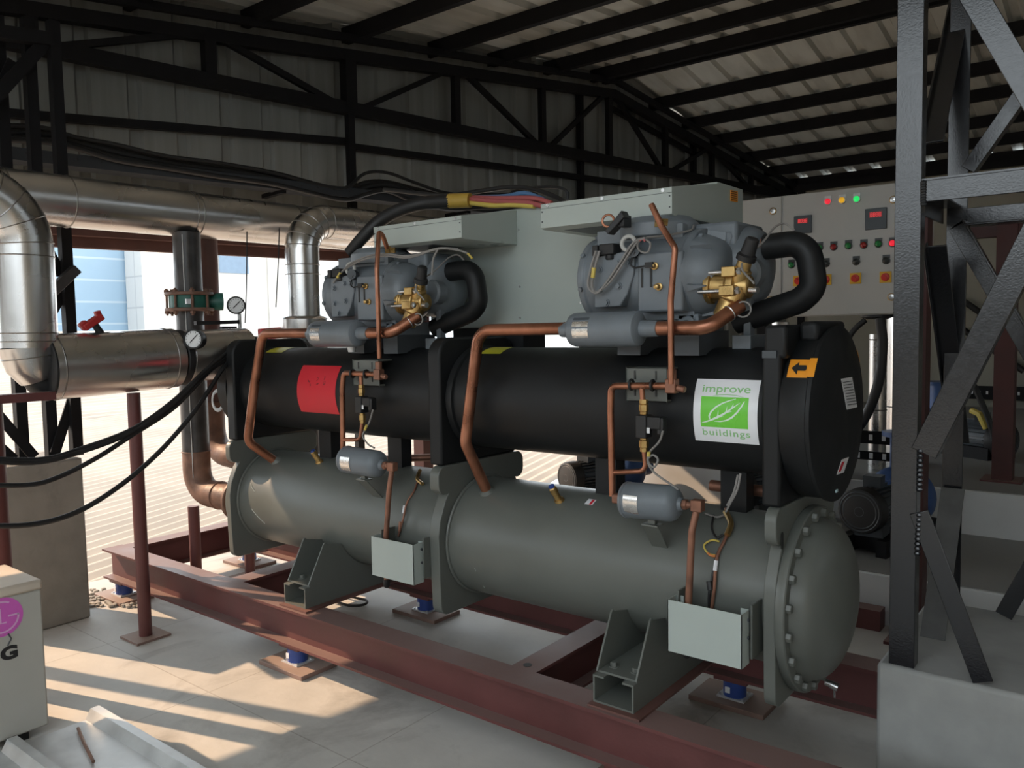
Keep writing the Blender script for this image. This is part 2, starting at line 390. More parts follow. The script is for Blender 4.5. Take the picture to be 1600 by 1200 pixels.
def text_polys(txt, bold=0.0, shear=0.0, spacing=1.0):
    """flat text as (verts2d, faces); letters come from Blender's built-in font"""
    cu = bpy.data.curves.new('t', 'FONT'); cu.body = txt; cu.size = 1.0; cu.offset = bold; cu.shear = shear; cu.space_character = spacing
    cu.resolution_u = 6
    ob = bpy.data.objects.new('t', cu); COL.objects.link(ob)
    dg = bpy.context.evaluated_depsgraph_get(); dg.update(); me = ob.evaluated_get(dg).to_mesh()
    vs = [(v.co.x, v.co.y) for v in me.vertices]; fs = [tuple(p.vertices) for p in me.polygons]
    ob.evaluated_get(dg).to_mesh_clear(); bpy.data.objects.remove(ob); bpy.data.curves.remove(cu)
    return vs, fs
def fit2d(vs, x0, y0, x1, y1):
    ax = min(v[0] for v in vs); bx = max(v[0] for v in vs); ay = min(v[1] for v in vs); by = max(v[1] for v in vs)
    return [(x0 + (v[0]-ax)/(bx-ax)*(x1-x0), y0 + (v[1]-ay)/(by-ay)*(y1-y0)) for v in vs]
def stroke2d(pts, wid):
    """ribbon polygon strip around a 2d polyline; wid may be a list"""
    vs = []; fs = []; n = len(pts)
    for i, (x, y) in enumerate(pts):
        x0, y0 = pts[max(i-1, 0)]; x1, y1 = pts[min(i+1, n-1)]; L = math.hypot(x1-x0, y1-y0) or 1
        nx, ny = -(y1-y0)/L, (x1-x0)/L; w_ = (wid[i] if isinstance(wid, list) else wid) / 2
        vs += [(x+nx*w_, y+ny*w_), (x-nx*w_, y-ny*w_)]
    for i in range(n-1): fs.append((2*i, 2*i+1, 2*i+3, 2*i+2))
    return vs, fs
# ================================================================== SETTING
def struct(o): o['kind'] = 'structure'; return o
# floor slab, its left edge follows the open wall line
b = MB(); e0 = wp(-9, 0, 0.0); e1 = wp(10.5, 0, 0.0)
b.prism([(e0.x, e0.y, 0), (8, e0.y, 0), (8, e1.y, 0), (e1.x, e1.y, 0)], (0, 0, -0.2))
struct(b.build('floor', 'floor'))
RIDGE_Y, RIDGE_Z = 7.9, 4.47
def roof_z(y): return RIDGE_Z - (0.09 * (RIDGE_Y - y) if y < RIDGE_Y else 0.18 * (y - RIDGE_Y))
END_Y = 12.2
# trapezoid sheet profile: list of (position, depth)
def trapezoid(a, c, pitch, rib, dep):
    out = []; x = a
    while x < c:
        out += [(x, 0), (x + pitch - rib * 1.7, 0), (x + pitch - rib * 1.35, dep), (x + pitch - rib * 0.35, dep)]; x += pitch
    out.append((c, 0)); return out
# left wall cladding (above the opening)
def cladding(name, prof, f_lo, f_hi, m):
    b = MB(); vs = []; 
    for (t, dpt) in prof: vs += [f_lo(t, dpt), f_hi(t, dpt)]
    b.add(vs, [(2*i, 2*i+2, 2*i+3, 2*i+1) for i in range(len(prof) - 1)])
    return struct(b.build(name, m, fixn=False))
cladding('wall_left', trapezoid(-7.5, 10.1, 0.33, 0.06, -0.03), lambda s, d: wp(s, 2.40, -0.12 + d), lambda s, d: wp(s, roof_z(wp(s, 0).y) + 0.03, -0.12 + d), 'wall_sheet')
# roof: two slopes of trapezoid sheet, ribs run down the slope
rp = trapezoid(-6.6, 8, 0.33, 0.07, 0.045)
FRONT_Y = 0.0                                # the roof stops here, the strips further forward are added to block light
cladding('ceiling_front_slope', rp, lambda x, d: V(x, FRONT_Y, roof_z(FRONT_Y) + d), lambda x, d: V(x, RIDGE_Y, RIDGE_Z + d), 'roof_sheet')
cladding('ceiling_left_sun_block', trapezoid(-6.6, -2.6, 0.33, 0.07, 0.045), lambda x, d: V(x, -4.5, roof_z(-4.5) + d), lambda x, d: V(x, FRONT_Y, roof_z(FRONT_Y) + d), 'roof_sheet')  # unseen roof strip, added to keep the sun off the front floor
cladding('ceiling_right_light_block', trapezoid(0.9, 8, 0.33, 0.07, 0.045), lambda x, d: V(x, -4.5, roof_z(-4.5) + d), lambda x, d: V(x, FRONT_Y, roof_z(FRONT_Y) + d), 'roof_sheet')  # unseen roof strip, added to darken the right front
cladding('wall_left_rear', trapezoid(6.3, 10.1, 0.33, 0.06, -0.03), lambda s, d: wp(s, 0.0, -0.12 + d), lambda s, d: wp(s, 2.42, -0.12 + d), 'wall_sheet')
cladding('ceiling_rear_slope', rp, lambda x, d: V(x, RIDGE_Y, RIDGE_Z + d), lambda x, d: V(x, END_Y, roof_z(END_Y) + d), 'roof_sheet')
# back wall
b = MB(); b.box((-4.3, 12.0, 0), (8, 12.1, roof_z(12.1) - 0.004)); struct(b.build('wall_back', 'cream'))
# right side wall, far out of frame, closes the hall
b = MB(); b.box((7.9, -4.5, 0), (8.0, 12.1, 3.8)); struct(b.build('wall_right', 'cream'))

# ---- roof truss along the left wall
TZ = 3.49
tr = thing('roof_truss', wp(1, TZ - 0.05), 'long black lattice truss along the top of the left wall', 'truss')
b = MB(); b.bar(wp(-5, TZ), wp(9.9, TZ - 0.02), 0.08, 0.10); b.build('bottom_chord', 'truss', tr)
def top_z(s): return roof_z(wp(s, 0).y) - 0.26
b = MB(); b.bar(wp(-5, top_z(-5)), wp(5.75, top_z(5.75)), 0.08, 0.09); b.bar(wp(5.75, top_z(5.75)), wp(9.9, top_z(9.9)), 0.08, 0.09); b.build('top_chord', 'truss', tr)
b = MB(); b.bar(wp(-5, top_z(-5) + 0.13, 0.05), wp(5.75, top_z(5.75) + 0.13, 0.05), 0.05, 0.055); b.bar(wp(5.75, top_z(5.75) + 0.13, 0.05), wp(9.9, top_z(9.9) + 0.13, 0.05), 0.05, 0.055); b.build('rafter', 'truss', tr)
for s, wd in ((-1.1, .07), (0.05, .07), (1.19, .085), (3.5, .065), (4.63, .06), (5.68, .06), (6.71, .06), (7.7, .06), (8.65, .055), (9.4, .055)):
    b = MB(); b.bar(wp(s, TZ), wp(s, top_z(s)), wd, wd, WD); b.build('vertical', 'truss', tr)
for s0, z0, s1, z1 in ((1.25, 't', 2.25, 'b'), (2.45, 'b', 3.42, 't'), (3.6, 't', 4.55, 'b'), (4.72, 'b', 5.62, 't'), (5.77, 't', 6.62, 'b'), (6.8, 'b', 7.62, 't'), (7.76, 't', 8.56, 'b'), (8.72, 'b', 9.35, 't'), (0.15, 'b', 1.1, 't')):
    za = TZ if z0 == 'b' else top_z(s0); zb = TZ if z1 == 'b' else top_z(s1)
    b = MB(); b.bar(wp(s0, za, 0.01), wp(s1, zb, 0.01), 0.045, 0.045); b.build('diagonal', 'truss', tr)
# wall columns (one thing each)
def column(s, z0, z1, wd, label, off=0.0, lo=None):
    t = thing('steel_column', wp(s, z0, off), label, 'column', None)
    b = MB(); zm = TZ if lo else z1
    if lo: b.bar(wp(s, z0, off), wp(s, TZ, off), lo, lo, WD); b.build('shaft', 'truss', t); b = MB(); b.bar(wp(s, TZ, off), wp(s, z1, off), wd, wd, WD); b.build('upper_shaft', 'truss', t)
    else: b.bar(wp(s, z0, off), wp(s, z1, off), wd, wd, WD); b.build('shaft', 'truss', t)
    b = MB(); c = wp(s, z0, off); b.cbox((c.x, c.y, c.z + 0.006), (0.2, 0.2, 0.012)); b.build('base_plate', 'truss', t)
    return t
column(2.36, 0, top_z(2.36), .10, 'black wall column rising behind the left compressor, thicker above the truss chord', 0.0, 0.06)
column(5.28, 0, top_z(5.28), .06, 'thin black wall stud between the truss verticals behind the right electrical box', -0.07)
column(7.4, 0, top_z(7.4), .06, 'thin black wall stud far back near the low end of the truss', -0.07)
# girts on the cladding
def girt(p, q, label):
    b = MB(); a = on_w(*p, -0.07); c = on_w(*q, -0.07); b.bar(a, c, 0.05, 0.055); return tag(b.build('wall_girt', 'truss'), label, 'girt')
girt((-60, 171), (548, 222), 'dark rusty girt across the wall sheets left of the wall column')
girt((552, 230), (1010, 291), 'dark girt across the wall sheets right of the wall column')
b = MB(); b.bar(wp(5.75, top_z(5.75) - .12, -0.07), wp(7.35, top_z(7.35) - .12, -0.07), 0.05, 0.05); tag(b.build('rake_girt', 'truss'), 'dark sloping girt on the wall just below the falling truss chord', 'girt')
# header over the opening
b = MB(); b.bar(wp(-7.5, 2.345, -0.05), wp(9.5, 2.345, -0.05), 0.07, 0.06); tag(b.build('opening_header', 'primer_dark'), 'upper brown steel header above the open side', 'beam')
b = MB(); b.bar(wp(-7.5, 2.262, -0.13), wp(6.25, 2.262, -0.13), 0.05, 0.04); tag(b.build('opening_header', 'primer_dark'), 'lower brown steel rail just under the header of the open side', 'beam')
b = MB(); b.bar(wp(-7.5, 2.322, -0.095), wp(6.25, 2.322, -0.095), 0.012, 0.15); tag(b.build('sun_block_strip', 'primer_dark'), 'thin brown sun blocking strip added between the two rails above the open side', 'sun block')  # added to close the gap between the rails so no sun reaches the shell
# purlins under the sheets
names = ['nearest the camera', 'second from the camera', 'third from the camera', 'fourth from the camera', 'fifth from the camera', 'sixth from the camera', 'seventh from the camera', 'eighth from the camera', 'last before the ridge pair', 'front one of the ridge pair', 'rear one of the ridge pair', 'first behind the ridge', 'second behind the ridge', 'third behind the ridge', 'fourth behind the ridge', 'fifth behind the ridge', 'last at the far eave']
PS = [-2.0, -1.1, -0.2, 0.7, 1.55, 2.44, 3.33, 4.08, 4.83, 5.56, 5.76, 6.6, 7.27, 7.89, 8.62, 9.25]
names = names[:9] + names[9:]
PN = names[:8] + [names[8]] + names[9:]
for s, nm in zip(PS + [9.85], PN):
    y = wp(s, 0).y; z = roof_z(y) - 0.065
    b = MB(); b.channel((-5.75 + .146 * s, y, z), (7.8 if y > 0 else -2.7, y, z), 0.06, 0.125, 0.006)
    tag(b.build('roof_purlin', 'truss'), 'black roof purlin under the metal sheets, ' + nm, 'purlin', 'roof purlins')
# eave beam and posts on top of the back wall
b = MB(); b.bar((-4.3, 11.9, roof_z(11.9) - 0.16), (7.8, 11.9, roof_z(11.9) - 0.16), 0.08, 0.09); tag(b.build('eave_beam', 'truss'), 'black eave beam along the top of the back wall', 'beam')
for x in (-4.05, -2.7, -1.2, 0.6):
    b = MB(); b.bar((x, 11.93, 0), (x, 11.93, roof_z(11.9) - 0.2), 0.08, 0.08)
    tag(b.build('back_wall_post', 'truss'), {-4.05: 'black post in the far corner of the back wall', -2.7: 'black post on the back wall left of the control panel top', -1.2: 'black post on the back wall behind the control panel', 0.6: 'black post on the back wall right of the tower'}[x], 'post')

# ---- lattice leg at the left (stands on the concrete block)
bl = MB(); bl.box((-5.32, 1.67, 0), (-4.86, 2.10, 0.95)); tag(bl.build('concrete_block', 'concrete_dark', bevel=0.012), 'tall bare concrete block carrying the black lattice leg at the left', 'block')
lg = thing('lattice_leg', (-5.5, 1.9, 0.95), 'black lattice steel leg standing on the concrete block behind the near silver riser', 'leg')
pA = [on_x(81, 65, -5.58), on_x(112, 712, -5.58)]
for nm, x, y in (('post', -5.56, 1.98), ('post', -5.56, 1.72), ('post', -5.10, 1.98)):
    pass
def leg(px0, py0, px1, py1, x):
    a = on_x(px1, py1, x); b = MB(); zt = 3.45
    b.angle((x, a.y, 0.95), (x, a.y, zt), 0.058, 0.008, V(0, 1, 0), 1, 1); b.build('post', 'truss', lg); return a.y
ya = leg(0, 0, 115, 708, -4.96); yb = leg(0, 0, 76, 708, -5.02); yc = leg(0, 0, 30, 708, -5.10)
def lbar(p, q, x, w_=0.055):
    b = MB(); b.bar(on_x(*p, x), on_x(*q, x), w_, 0.012, V(1, 0, 0)); b.build('brace', 'truss', lg)
lbar((112, 625), (86, 708), -5.0); lbar((-10, 640), (54, 714), -5.0); lbar((-10, 690), (22, 718), -5.06)
lbar((60, 360), (96, 430), -5.0); lbar((100, 455), (60, 525), -5.0); lbar((60, 480), (84, 560), -5.05)
lbar((72, 64), (-20, 165), -4.98, 0.07); lbar((20, 95), (-10, 160), -5.05)
b = MB(); b.bar(on_x(56, 479, -4.90), on_x(119, 420, -4.90), 0.06, 0.055); b.build('channel_brace', 'pipe_black', lg, bevel=0.004)
b = MB(); b.bar(on_x(-30, 47, -4.98), on_x(80, 62, -4.98), 0.07, 0.07); b.build('chord', 'truss', lg)
# further posts of the open side, left of the frame (their shadows stripe the floor)
for y0, wd, lb in ((1.13, .085, 'black post of the open side beside the concrete block'), (-1.2, .12, 'black post of the open side further forward')):
    s = (y0 - 2.2) / .9893; b = MB(); b.bar(wp(s, 0), wp(s, TZ), wd, wd, WD); tag(b.build('side_post', 'truss'), lb, 'post')

# ---- outside
b = MB(); b.box((-90, -60, -3.2), (-6.1, 90, -3.0)); struct(b.build('ground', 'building_white'))
def on_plane(px, py, p0, n): r = ray(px, py); n = V(n); return CAM + r * ((V(p0) - CAM).dot(n) / r.dot(n))
RP0 = V(-5.9, 2.4, -0.28); RN = V(0.05, 0.0, 1).normalized()
u = (on_plane(315, 797, RP0, RN) - on_plane(137, 852, RP0, RN)).normalized(); q = RN.cross(u).normalized()
if q.x > 0: q = -q
b = MB(); vs = []; n = 0; t = -1.6
pro = []
while t < 13: pro += [(t, 0), (t + .05, .028), (t + .085, .03), (t + .135, .002)]; t += 0.17
for (t, d) in pro: vs += [RP0 + q * t + u * -6 + RN * d, RP0 + q * t + u * 9 + RN * d]
b.add(vs, [(2*i, 2*i+1, 2*i+3, 2*i+2) for i in range(len(pro) - 1)], True)
tag(b.build('corrugated_roof', 'roof_out'), 'sunlit corrugated neighbour roof just outside the open side', 'roof')
b = MB(); vs = []; pro = []; t = 9.3
u2 = V(-0.12, 1, 0.0).normalized(); q2 = V(-1, -0.12, 0.10).normalized(); RP1 = RP0 + RN * 0.1
while t < 26: pro += [(t, 0), (t + .08, .05), (t + .16, .05), (t + .24, .0)]; t += 0.32
st = RP0 + q * 9.3 + RN * 0.05
for (t, d) in pro: vs += [V(-14.2, 2, 0.15) + q2 * (t - 9.3) + u2 * -18 + V(0, 0, d), V(-14.2, 2, 0.15) + q2 * (t - 9.3) + u2 * 25 + V(0, 0, d)]
b.add(vs, [(2*i, 2*i+1, 2*i+3, 2*i+2) for i in range(len(pro) - 1)], True)
tag(b.build('corrugated_roof', 'roof_out'), 'upper corrugated roof further away behind the near neighbour roof', 'roof')
MT['glass_blue'] = grid_mat('pale_blue_glass_facade', (0.30, 0.45, 0.60), (0.32, 0.47, 0.62), (0.46, 0.58, 0.68), 1.05, 1.0, (PI/2, 0, PI/2), 0.05, 0.6)
MT['tile_facade'] = grid_mat('white_tiled_facade', (0.50, 0.52, 0.52), (0.48, 0.50, 0.51), (0.38, 0.40, 0.42), 1.5, 1.1, (PI/2, 0, PI/2), 0.04, 0.6)
def block(x, p, q, dx, m, name, label, zb=-3):
    a = on_x(*p, x); c = on_x(*q, x); b = MB(); b.box((x - dx, a.y, zb), (x, c.y, a.z)); t = tag(b.build(name, m), label, 'building'); return t
block(-40, (-40, 340), (216, 340), 1.5, 'glass_blue', 'glass_building', 'pale blue glazed tower seen through the opening left of the black risers')
block(-38, (221, 352), (330, 352), 1.8, 'tile_facade', 'tiled_building', 'white tiled facade between the blue tower and the black risers')
wb = thing('white_building', on_x(450, 520, -30), 'plain white building with a blue window right of the black risers', 'building')
a = on_x(335, 360, -30); c = on_x(640, 330, -30)
b = MB(); b.box((-36, a.y, -3), (-30, c.y, 7.5)); b.build('wall', 'building_white', wb)
a = on_x(343, 398, -29.9); c = on_x(389, 428, -29.9); b = MB(); b.box((-29.98, a.y, c.z), (-29.9, c.y, a.z)); b.build('window', mat('window_blue', (0.20, 0.28, 0.38), 0.4, var=0.05), wb)
a = on_x(418, 395, -29.9); c = on_x(520, 395, -29.9); b = MB(); b.box((-29.95, a.y, -3), (-29.0, c.y, 7.0)); b.build('bay', 'building_white', wb)
a = on_x(700, 560, -25); c = on_x(1300, 560, -25)
b = MB(); b.box((-28, 32, -3), (-22, 80, 4.0)); tag(b.build('pale_building', 'building_white'), 'pale building seen in the gaps under the black shell', 'building')
# buildings behind the photographer
b = MB(); b.box((-14, -13, -3), (14, -9, 3.0)); tag(b.build('rear_building', 'concrete_dark'), 'grey building across the yard behind the photographer', 'building')
b = MB(); b.box((-6.1, -60, -3.2), (60, -0.5, -0.22)); struct(b.build('yard', 'deck'))
# gravel by the floor edge
b = MB()
for i in range(150):
    p = on_z(random.uniform(138, 235), random.uniform(922, 950), 0.0); r = random.uniform(.008, .02)
    if p.x > -5.5 and p.x < -4.6: b.ball((p.x, p.y, r * .5), r, 6, (1, random.uniform(.7, 1.2), .7))
tag(b.build('gravel', 'stone'), 'loose grey gravel beside the concrete block and front left isolator', 'gravel', kind='stuff')
# ================================================================== SKID FRAME AND ISOLATORS
YF, YR = 2.395, 3.30
BZ0, BZ1 = 0.118, 0.305
sk = thing('skid_frame', (-2.5, 2.85, BZ0), 'long dark red steel beam frame carrying the chiller just above the floor', 'frame')
zm = (BZ0 + BZ1) / 2; bh = BZ1 - BZ0
for y, x0, x1 in ((YF, -5.19, 0.75), (YR, -5.19, -0.75)):
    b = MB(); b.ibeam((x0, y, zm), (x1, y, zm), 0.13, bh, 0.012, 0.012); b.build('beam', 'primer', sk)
for x in (-5.12, -3.9, -1.92, ):
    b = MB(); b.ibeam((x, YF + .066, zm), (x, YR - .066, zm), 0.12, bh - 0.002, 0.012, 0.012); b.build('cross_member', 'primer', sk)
b = MB(); b.cyl((-1.93, 2.50, BZ1 - 0.002), (-1.93, 2.50, BZ1 + 0.0006), 0.018, n=14); b.build('bolt_hole', 'ink', sk)
def isolator(x, y, label, pw=0.34):
    t = thing('vibration_isolator', (x, y, 0), label, 'isolator', 'vibration isolators under the skid frame')
    b = MB(); b.cbox((x, y, 0.011), (pw, pw * .64, 0.022)); b.build('base_plate', 'plate', t, bevel=0.003)
    b = MB(); b.cbox((x, y, 0.026), (0.125, 0.105, 0.008)); b.build('flange', 'galv', t)
    b = MB(); b.lathe((x, y, 0.030), (0, 0, 1), [(0.05, 0), (0.05, 0.066), (0.046, 0.07)], 24); b.build('housing', 'blue', t)
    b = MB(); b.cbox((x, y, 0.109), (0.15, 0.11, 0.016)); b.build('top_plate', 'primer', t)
    b = MB(); b.cbox((x - .012, y - .0505, 0.063), (0.022, 0.004, 0.026)); o = b.build('sticker', 'white', t); o['label'] = 'small white sticker'
    for sx, sy in ((-1, -1), (1, -1), (1, 1), (-1, 1)):
        b = MB(); b.hexa((x + sx * .05, y + sy * .042, 0.03), (0, 0, 1), 0.006, 0.006); b.build('bolt', 'chrome', t)
    return t
iso = isolator(-3.29, YF, 'blue isolator on a thick plate under the front beam, in the sun patch')
dup(iso, (-5.06 + 3.29, 0, 0), 'blue isolator at the far left end of the front beam, beside the gravel')
dup(iso, (0, YR - YF, 0), 'blue isolator under the rear beam, seen beside the middle tube sheet')
dup(iso, (-1.40 + 3.29, YR - YF, 0), 'blue isolator under the rear beam, seen below the right white cover box')
dup(iso, (-5.06 + 3.29, YR - YF, 0), 'isolator under the rear beam near the left tube sheet foot')
dup(iso, (-1.40 + 3.29, 0, 0), 'isolator under the right part of the front beam')

# ================================================================== CHILLER
CY = 2.85; UZ, UR = 1.336, 0.229; LZ, LR = 0.696, 0.267
ch = thing('water_chiller', (-2.5, CY, BZ1), 'large water cooled chiller with black upper shell, grey lower shell and two blue grey compressors', 'chiller')
def P(name, b, m, par=None, bevel=0.0, label=None):
    o = b.build(name, m, par or ch, bevel)
    if label: o['label'] = label
    return o
# ---- shells
b = MB(); b.cyl((-4.06, CY, LZ), (-0.95, CY, LZ), LR, n=64); low = P('condenser_shell', b, 'shell', label='grey green lower shell')
b = MB(); b.cyl((-4.05, CY, UZ), (-0.95, CY, UZ), UR, n=64); upp = P('evaporator_shell', b, 'foam', label='black insulated upper shell')
for x in (-4.045, -2.43, -2.50, -0.985):   # weld collars
    b = MB(); b.ring((x, CY, LZ), (1, 0, 0), LR + 0.003, 0.008, 48, 8); P('weld_bead', b, 'shell', low)
def arc(cy, cz, r, a0, a1, n):
    return [(cy + r * math.cos(math.radians(a0 + (a1 - a0) * i / n)), cz + r * math.sin(math.radians(a0 + (a1 - a0) * i / n))) for i in range(n + 1)]
def sheet_poly():
    # lower tube sheet outline, y-z; front half then mirrored; lifting hook at the top
    f = []
    f += arc(2.59, 0.425, 0.045, 270, 180, 5)                  # bottom corner
    f += [(2.540, 0.56), (2.537, 0.74), (2.550, 0.81), (2.588, 0.895), (2.606, 0.918)]
    f += arc(2.590, 0.965, 0.044, 295, 180, 8) + arc(2.590, 1.003, 0.044, 178, 90, 8)
    f += [(2.66, 1.047)]
    g = [(2 * CY - y, z) for y, z in f[::-1]]
    return f + g
SP = sheet_poly()
for x0, x1 in ((-4.095, -4.055), (-2.495, -2.44), (-0.98, -0.94)):
    b = MB(); b.prism([(x0, y, z) for y, z in SP], (x1 - x0, 0, 0)); P('tube_sheet', b, 'shell', bevel=0.003)
def rrect(y0, y1, z0, z1, r):
    return [(y0, z0), (y1, z0)] + arc(y1 - r, z1 - r, r, 0, 90, 6) + arc(y0 + r, z1 - r, r, 90, 180, 6)
for x0, x1 in ((-4.125, -4.045), (-2.53, -2.455), (-1.005, -0.942)):
    b = MB(); b.prism([(x0, y, z) for y, z in rrect(2.585, 3.115, 1.047, 1.615, 0.085)], (x1 - x0, 0, 0)); P('insulated_tube_sheet', b, 'foam', bevel=0.01)
# black collar strips where the insulation is lapped on the upper shell
for x in (-1.018, -1.010):
    b = MB(); b.ring((x, CY, UZ), (1, 0, 0), UR - 0.0005, 0.003, 56, 6); P('insulation_seam', b, 'foam', upp)
for x in (-2.43, -2.56):
    b = MB(); b.lathe((x - .02, CY, UZ), (1, 0, 0), [(UR, 0), (UR + .012, 0.004), (UR + .012, .036), (UR, .04)], 56); P('insulation_seam', b, 'foam', upp)
# ---- upper right head
HZ = 1.338
b = MB(); b.lathe((-0.942, CY, HZ), (1, 0, 0), [(0.285, 0), (0.292, 0.01), (0.292, 0.085), (0.300, 0.09), (0.300, 0.102), (0.286, 0.108), (0.20, 0.118), (0, 0.124)], 64)
head = P('evaporator_head', b, 'foam', label='black insulated drum shaped end cap')
b = MB(); b.box((-1.0, 2.588, 1.535), (-0.925, 2.92, 1.645)); P('insulation_block', b, 'foam', head, bevel=0.012)
b = MB(); b.box((-0.925, 2.70, 1.585), (-0.86, 3.0, 1.655)); P('insulation_block', b, 'foam', head, bevel=0.015)
b = MB(); b.box((-1.002, 2.581, 1.538), (-0.955, 2.586, 1.562)); P('clip', b, 'motor', head)
p = on_x(1307, 767, -0.83); b = MB(); b.cbox((p.x, p.y, p.z), (0.006, 0.016, 0.010)); P('tag', b, mat('aqua_tag', (0.45, 0.62, 0.66), 0.4), head)
def cyl_map(px, py, cy, cz, r):
    p = on_cyl(px, py, cy, cz, r); return p.x, math.atan2(p.z - cz, -(p.y - cy))
def cpt(x, t, cy, cz, r): return V(x, cy - r * math.cos(t), cz + r * math.sin(t))
def cpatch(x0, x1, t0, t1, cy, cz, r, nx=4, nt=14, skew=0.0):
    b = MB(); vs = []
    for i in range(nx + 1):
        for j in range(nt + 1):
            u = i / nx; v = j / nt; vs.append(cpt(x0 + (x1 - x0) * u + skew * v, t0 + (t1 - t0) * v, cy, cz, r))
    b.add(vs, [(i*(nt+1)+j, (i+1)*(nt+1)+j, (i+1)*(nt+1)+j+1, i*(nt+1)+j+1) for i in range(nx) for j in range(nt)], True)
    return b
def cmap2d(vs, fs, x0, x1, t0, t1, cy, cz, r):
    b = MB(); b.add([cpt(x0 + (x1 - x0) * v[0], t0 + (t1 - t0) * v[1], cy, cz, r) for v in vs], fs); return b
# orange arrow label on the cap rim
x0, t0 = cyl_map(1240, 590, CY, HZ, .293); x1, t1 = cyl_map(1262, 562, CY, HZ, .293)
b = cpatch(-0.925, -0.86, t0, t1, CY, HZ, 0.2935); lab = P('direction_label', b, 'orange_label', head, label='orange label with a black arrow')
aw_ = [(0.15, .5), (.48, .85), (.48, .66), (.85, .66), (.92, .5), (.85, .34), (.85, .36), (.48, .36), (.48, .15)]
b = cmap2d(aw_, [tuple(range(len(aw_)))], -0.925, -0.86, t0, t1, CY, HZ, 0.2945); P('arrow', b, 'ink', head)
b = cpatch(-0.86, -0.836, t0, t1, CY, HZ, 0.3015, 2, 8); P('direction_label', b, 'orange_label', head)
b = cpatch(-0.90, -0.838, PI - t1 - .05, PI - t0 - .1, CY, HZ, 0.3015, 2, 8); P('direction_label', b, 'orange_label', head)
def quad_x(x, pts): 
    q_ = [on_x(*p_, x) for p_ in pts]; b = MB(); b.prism(q_, (0.0012, 0, 0)); return b
b = quad_x(-0.8178, [(1314, 592), (1331, 589), (1339, 636), (1323, 640)]); P('data_label', b, 'white', head, label='white printed label')
for k in range(9):
    ya = 597 + k * 4.4; b = MB(); dx_ = k * .95
    q_ = [on_x(*p_, -0.8155) for p_ in ((1317 + dx_, ya), (1331 + dx_ * .98, ya - 2.2), (1331.2 + dx_, ya - .9), (1317.2 + dx_, ya + 1.3))]; b.add(q_, [(0, 1, 2, 3)]); P('print_line', b, mat('label_print', (0.30, 0.30, 0.32), 0.5) if k == 0 else 'print_', head) if False else P('print_line', b, 'motor', head)
b = quad_x(-0.8215, [(1307, 742), (1315, 718), (1326, 714), (1318, 738)]); P('warning_label', b, 'white', head, label='small white and red label')
b = MB(); b.add([on_x(*p_, -0.8195) for p_ in ((1310, 738), (1316, 722), (1320, 721), (1314, 736))], [(0, 1, 2, 3)]); P('warning_mark', b, 'red_label', head)
# ---- lower right head: flange, bolts, dome
DZ = 0.682
b = MB(); b.lathe((-0.94, CY, DZ), (1, 0, 0), [(0.322, 0), (0.325, 0.004), (0.325, 0.03), (0.321, 0.034), (0.27, 0.034)], 72); hd = P('head_flange', b, 'shell')
pr = [(0.285, 0.034), (0.279, 0.05)]
for i in range(1, 15):
    a = PI / 2 * i / 14; pr.append((0.275 * math.cos(a), 0.05 + 0.105 * math.sin(a)))
b = MB(); b.lathe((-0.94, CY, DZ), (1, 0, 0), pr, 72); P('condenser_head', b, 'shell', label='grey green domed end cap')
for i in range(20):
    a = 2 * PI * (i + .5) / 20; c = V(-0.907, CY + 0.302 * math.cos(a), DZ + 0.302 * math.sin(a))
    b = MB(); b.hexa(c, (1, 0, 0), 0.016, 0.018); P('flange_bolt', b, 'shell', hd)
p = V(-0.89, CY + .05, DZ - 0.318)
b = MB(); b.cyl(p, p + V(.02, 0, -.004), 0.012, n=12); b.cyl(p + V(.02, 0, -.004), p + V(.045, 0, -.01), 0.015, n=14); b.cyl(p + V(.03, 0, -.01), p + V(.032, 0, -.05), 0.004, n=8); P('drain_valve', b, 'chrome', hd)
b = MB(); b.cyl((-0.937, 2.605, 0.80), (-0.9395, 2.605, 0.80), 0.001); 
# oblong hole of the right lifting lug, small ports at the dome top
for (px, py) in ((1222, 845),):
    c = on_x(px, py, -0.9385); b = MB(); b.prism([(c.x, c.y + yy, c.z + zz) for yy, zz in arc(0, .018, .011, 0, 180, 6) + arc(0, -.018, .011, 180, 360, 6)], (0.0015, 0, 0)); P('lug_hole', b, 'ink', hd)
# ---- left heads (towards the risers)
b = MB(); b.lathe((-4.095, CY, DZ), (-1, 0, 0), [(0.30, 0), (0.30, .03), (0.26, 0.034), (0.25, .05), (.17, .11), (0, .13)], 48); P('condenser_head', b, 'shell')
b = MB(); b.lathe((-4.12, CY, HZ), (-1, 0, 0), [(0.27, 0), (0.275, .08), (0.25, 0.10), (0, .115)], 48); P('evaporator_head', b, 'foam')
for (x, cy, cz) in ((-4.12, 2.70, HZ), ):
    pass
